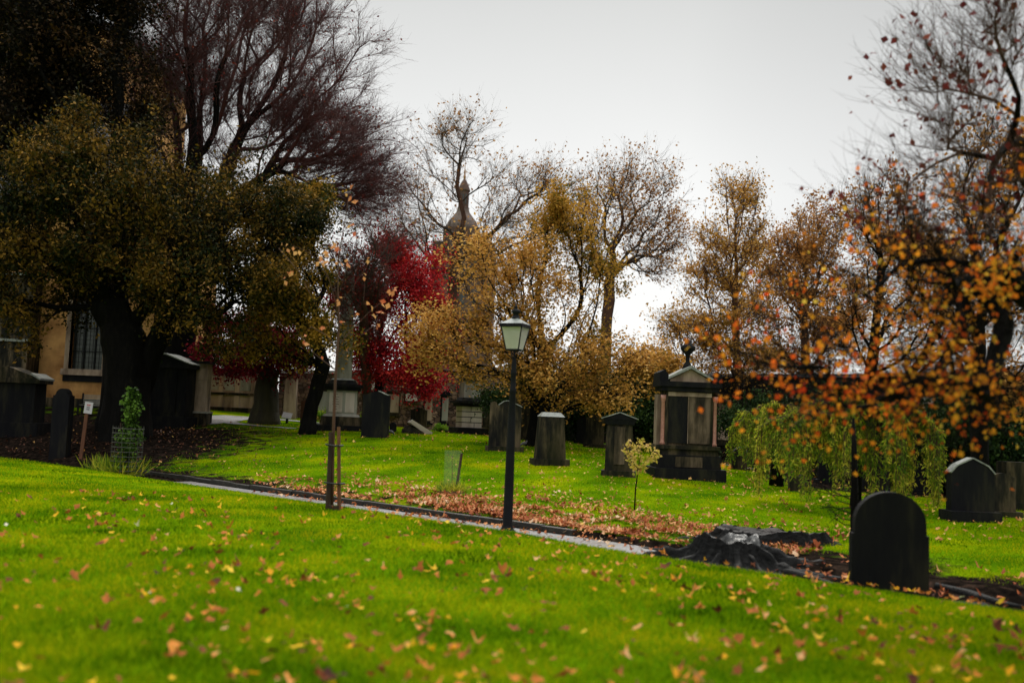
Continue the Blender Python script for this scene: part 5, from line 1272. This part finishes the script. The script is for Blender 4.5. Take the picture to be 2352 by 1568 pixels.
# small leaf sapling in front of the big tomb
def sapling():
    D = 20.5; g = np.array(G(1457, D, 1172)); rg = np.random.default_rng(19)
    rt = thing('young_tree', 'small sapling with yellow and pink leaves on a thin stem before the big pedimented tomb', 'tree', g)
    def L(px, py, dd=0): return P(px, py, D+dd)-g
    MB().tube([L(1457, 1176), L(1460, 1120), L(1467, 1070), L(1475, 1030)], [.017, .015, .011, .004], 8).build('trunk', K['bark_dark'], rt, smoothf=True)
    mb = MB(); ends = [(1437,1035),(1450,1022),(1470,1015),(1490,1025),(1508,1040),(1500,1050),(1445,1050),(1480,1070),(1462,1075)]
    for x, y in ends: mb.tube([L(1464, 1085), L((1464+x)/2, (1075+y)/2-5, rg.normal(0, .08)), L(x, y, rg.normal(0, .15))], [.006, .004, .002], 5)
    mb.build('branches', K['bark_dark'], rt)
    c = []
    for x, y in ends: 
        for f in (1, 1, 1, .75, .6): c.append(L(1464+(x-1464)*f, 1080+(y-1080)*f, rg.normal(0, .12)))
    c = np.array(c); c = c[rg.integers(0, len(c), 300)]+rg.normal(0, .045, (300, 3))
    V, F = leaf_cloud(c, np.full(300, .075), rg, .4, .7); meshobj('foliage', V, [F], LM['yellow'], rt)
sapling()
# climber in a wire cage at left
def climber():
    D = 28.2; g = np.array(G(288, D, 1088)); rg = np.random.default_rng(29); h = 2.45
    rt = thing('caged_climber', 'leafy green climbing plant growing up a wire cage and stake left on the path edge', 'plant', g)
    mb = MB(); r = .42
    for z in np.arange(.05, 1.45, .13): 
        pts = [(r*math.cos(a), r*math.sin(a), z) for a in np.linspace(0, 6.283, 17)]; mb.tube(pts, .008, 4)
    for k in range(12):
        a = 6.283*k/12; mb.tube([(r*math.cos(a), r*math.sin(a), 0), (r*math.cos(a), r*math.sin(a), 1.42)], .007, 4)
    mb.build('wire_cage', mat_flat('dull wire', (.06, .06, .05), .6), rt)
    MB().tube([(-.2, 0, -.1), (-.22, 0, 1.5)], .03, 8).build('stake', K['stake_dark'], rt)
    MB().tube([(0, 0, 0), (.05, 0, 1), (0, 0, h)], [.03, .02, .008], 8).build('stem', K['bark_dark'], rt)
    n = 1500; z = rg.random(n)**.75*h; a = rg.random(n)*6.28; rr = (.42-.10*z)*(.6+.6*np.abs(np.sin(a*2+z*5)))*np.sqrt(rg.random(n))*(1+.3*np.sin(z*7))
    c = np.stack([rr*np.cos(a)+.04, rr*np.sin(a), z+.03], 1)
    V, F = leaf_cloud(c, np.full(n, .095), rg, .5, .8); meshobj('foliage', V, [F], mat_leaf('ivy leaves', [(.05, (.008, .02, .004)), (.5, (.035, .08, .01)), (.95, (.20, .36, .05))], .3, .4, clump=3), rt)
    c = rg.normal(0, 1, (700, 3))*np.array([.32, .3, .06]); c[:, 0] -= .3; c[:, 2] = np.abs(c[:, 2])
    V, F = leaf_cloud(c, np.full(700, .5), rg, -1.6, .05); meshobj('grass_blades', V, [F], LM['willow'], rt)
climber()
# thin black bare tree beside the foreground headstone
def bare_sapling():
    D = 14.3; g = np.array(G(1962, D, 1270)); rg = np.random.default_rng(39)
    rt = thing('bare_sapling', 'thin black bare stem with wiry side shoots at the left of the big black headstone', 'tree', g)
    def L(px, py, dd=0): return P(px, py, D+dd)-g
    MB().tube([L(1964, 1265), L(1962, 1200), L(1963, 1120), L(1962, 1040), L(1960, 960)], [.06, .055, .05, .04, .02], 10).build('trunk', K['bark_dark'], rt, smoothf=True)
    mb = MB()
    for (y0, x1, y1) in ((1140,1855,1118),(1150,1870,1105),(1165,1880,1140),(1180,1900,1160),(1195,1905,1168),(1160,1895,1122),(1205,1915,1188),(1130,1880,1100),(1150,2000,1120),(1170,2005,1150),(1140,1990,1105),(1120,1930,1090)):
        a, b = L(1962, y0), L(x1, y1, rg.normal(0, .25)); mid = (a+b)/2+np.array([0, 0, -.05+rg.normal(0, .03)])
        mb.tube([a, mid, b], [.010, .007, .003], 5)
        for q in range(4):
            f = rg.uniform(.3, .9); o = mid+(b-mid)*f; mb.tube([o, o+rg.normal(0, .08, 3)+(b-a)*.16, o+rg.normal(0, .10, 3)+(b-a)*.32], [.005, .004, .002], 4)
    mb.build('branches', K['bark_dark'], rt)
bare_sapling()

# ------------------------------------------------------------------ stump with roots
def stump():
    rg = np.random.default_rng(3)
    def mass(c, name, label, R0, hh, roots, sq, mroot, mtop, spread, rz, hollow):
        n, m = 180, 46; rt = thing(name, label, name.split('_')[-1], c, rz); V = []
        ph = rg.uniform(0, 6.28, 6)
        rim = lambda a: hh*(1+.13*math.sin(2*a+ph[0])+.09*math.sin(5*a+ph[1])+.05*math.sin(11*a+ph[2]))
        rr = lambda a: R0*(1+.08*math.sin(3*a+ph[3])+.05*math.sin(8*a+ph[4]))
        for j in range(m):
            f = j/(m-1)
            for i in range(n):
                a0 = 6.2832*i/n; r = rr(a0)+f**1.5*spread; dr = r-rr(a0); a = a0+.12*math.sin(dr*3.5+ph[5])*dr
                core = rim(a0)*math.exp(-(dr/.15)**1.25); hg = 0
                for ra, L, w in roots:
                    d = abs((a0-ra+math.pi) % (2*math.pi)-math.pi); lat = d*r
                    hg = max(hg, math.exp(-(lat/(w*(.75+.25*math.sin(dr*4+ra*3))))**2)*hh*.78*math.exp(-(dr/(L*.55))**1.1)*(1+.12*math.sin(dr*9+ra*7)))
                z = max(core, hg); rid = .020*math.sin(26*a0+2*math.sin(dr*8))+.012*math.sin(47*a0+dr*5)+.014*math.sin(dr*22+6*math.sin(a0*3))
                V.append((r*math.cos(a), r*math.sin(a)*sq, z+rid*min(1, z/.12)*(j > 0)-.05*f))
        V = np.array(V); F = [(j*n+i, j*n+(i+1) % n, (j+1)*n+(i+1) % n, (j+1)*n+i) for j in range(m-1) for i in range(n)]
        meshobj('roots', V, [np.array(F)], K[mroot], rt, smoothf=True)
        V2 = []
        for j in range(14):
            f = j/13
            for i in range(n):
                a = 6.2832*i/n; r = rr(a)*(1-f)+.002
                V2.append((r*math.cos(a), r*math.sin(a)*sq, rim(a)*(1-f)+hh*f-hollow*smooth(0, .45, f)+.018*math.sin(5*a+9*f)*math.sin(f*3.1)+.012*math.sin(r*60)*(f > .05)))
        F2 = [(j*n+i, (j+1)*n+i, (j+1)*n+(i+1) % n, j*n+(i+1) % n)[::-1] for j in range(13) for i in range(n)]
        meshobj('cut_top', np.array(V2), [np.array(F2)], K[mtop], rt, smoothf=True)
        return rt
    c = np.array(G(1672, 15.3, 1300)); c[2] = -.46
    mass(c, 'tree_stump', 'wet black tree stump with a hollow top and long spreading roots beside the path', .46, .38,
        [(-.05, 1.9, .17), (.42, .9, .11), (1.2, .8, .15), (2.0, .8, .12), (2.9, 1.2, .16), (3.25, 2.0, .14), (3.75, .9, .11), (4.3, .7, .10), (4.75, .8, .09), (5.1, .7, .08), (5.5, 1.3, .12), (6.0, 1.7, .10)], .8, 'stump_wood', 'cut_wood_sheen', 2.1, 0, .10)
    g = np.array(G(1765, 17.0, 1262)); g[2] = Hs(g[0], g[1])-.03
    mass(g, 'tree_stump', 'broad low grey stump with worn flat top lying behind the black stump', .85, .22,
        [(0.1, .9, .16), (.9, .6, .14), (2.3, .7, .16), (3.1, 1.0, .15), (3.9, .6, .12), (4.7, .5, .12), (5.5, .8, .13)], .42, 'stump_wood', 'wet_wood', 1.0, -.22, .06)
    # root ridges running along the path edge on both sides
    for pts, lab in (([(1480,1268,16.6),(1540,1262,16.2),(1590,1270,15.8),(1640,1290,15.4)], 'bare black surface root left of the stump'),
                     ([(1760,1275,15),(1830,1298,14.4),(1900,1322,13.7),(1960,1350,13.1)], 'bare black surface root right of the stump'),
                     ([(1700,1310,14.4),(1790,1322,14.0),(1860,1345,13.4),(1930,1362,12.9)], 'long low surface root in front of the log'),
                     ([(2150,1330,13.6),(2230,1345,13.2),(2300,1368,12.6),(2360,1380,12.4)], 'dark surface root at the right edge')):
        q = [P(*p) for p in pts]; q = [np.array([a[0], a[1], Hs(a[0], a[1])+.0]) for a in q]
        o = MB().tube([tuple(a-q[0]) for a in q], [.05, .08, .06, .03], 9).build('tree_root', K['stump_wood'], None, smoothf=True, loc=tuple(q[0])); tagp(o, lab, 'root', 'bare roots on the soil by the stump')
stump()

# ------------------------------------------------------------------ pigeons
def pigeon(px, D, py, lab, rz):
    g = G(px, D, py); rt = thing('pigeon', lab, 'bird', g, rz, group='pigeons on the far lawn')
    bm_ = MB()
    body = [(-.16, .035, .02), (-.10, .09, .035), (-.04, .115, .055), (.04, .125, .062), (.09, .145, .05), (.115, .175, .032), (.125, .20, .028), (.135, .215, .026), (.155, .213, .012), (.175, .207, .003)]
    bm_.tube([(x, 0, z+.02) for x, z, r in body], [r for _, _, r in body], 12)
    bm_.build('body', mat_noise('pigeon grey', [(.3, (.05, .05, .06)), (.7, (.16, .15, .17))], 14, .6, 0), rt, smoothf=True)
    for s_ in (-1, 1): MB().tube([(.02, s_*.02, .09), (.025, s_*.02, .0)], .005, 5).build('leg', K['pink_granite'], rt)
pigeon(898, 38, 996, 'grey pigeon on the lawn beside the wavy topped headstone', 2.6)
pigeon(1203, 35, 1017, 'small grey pigeon on the lawn between the lamp post and the golden tree', .6)
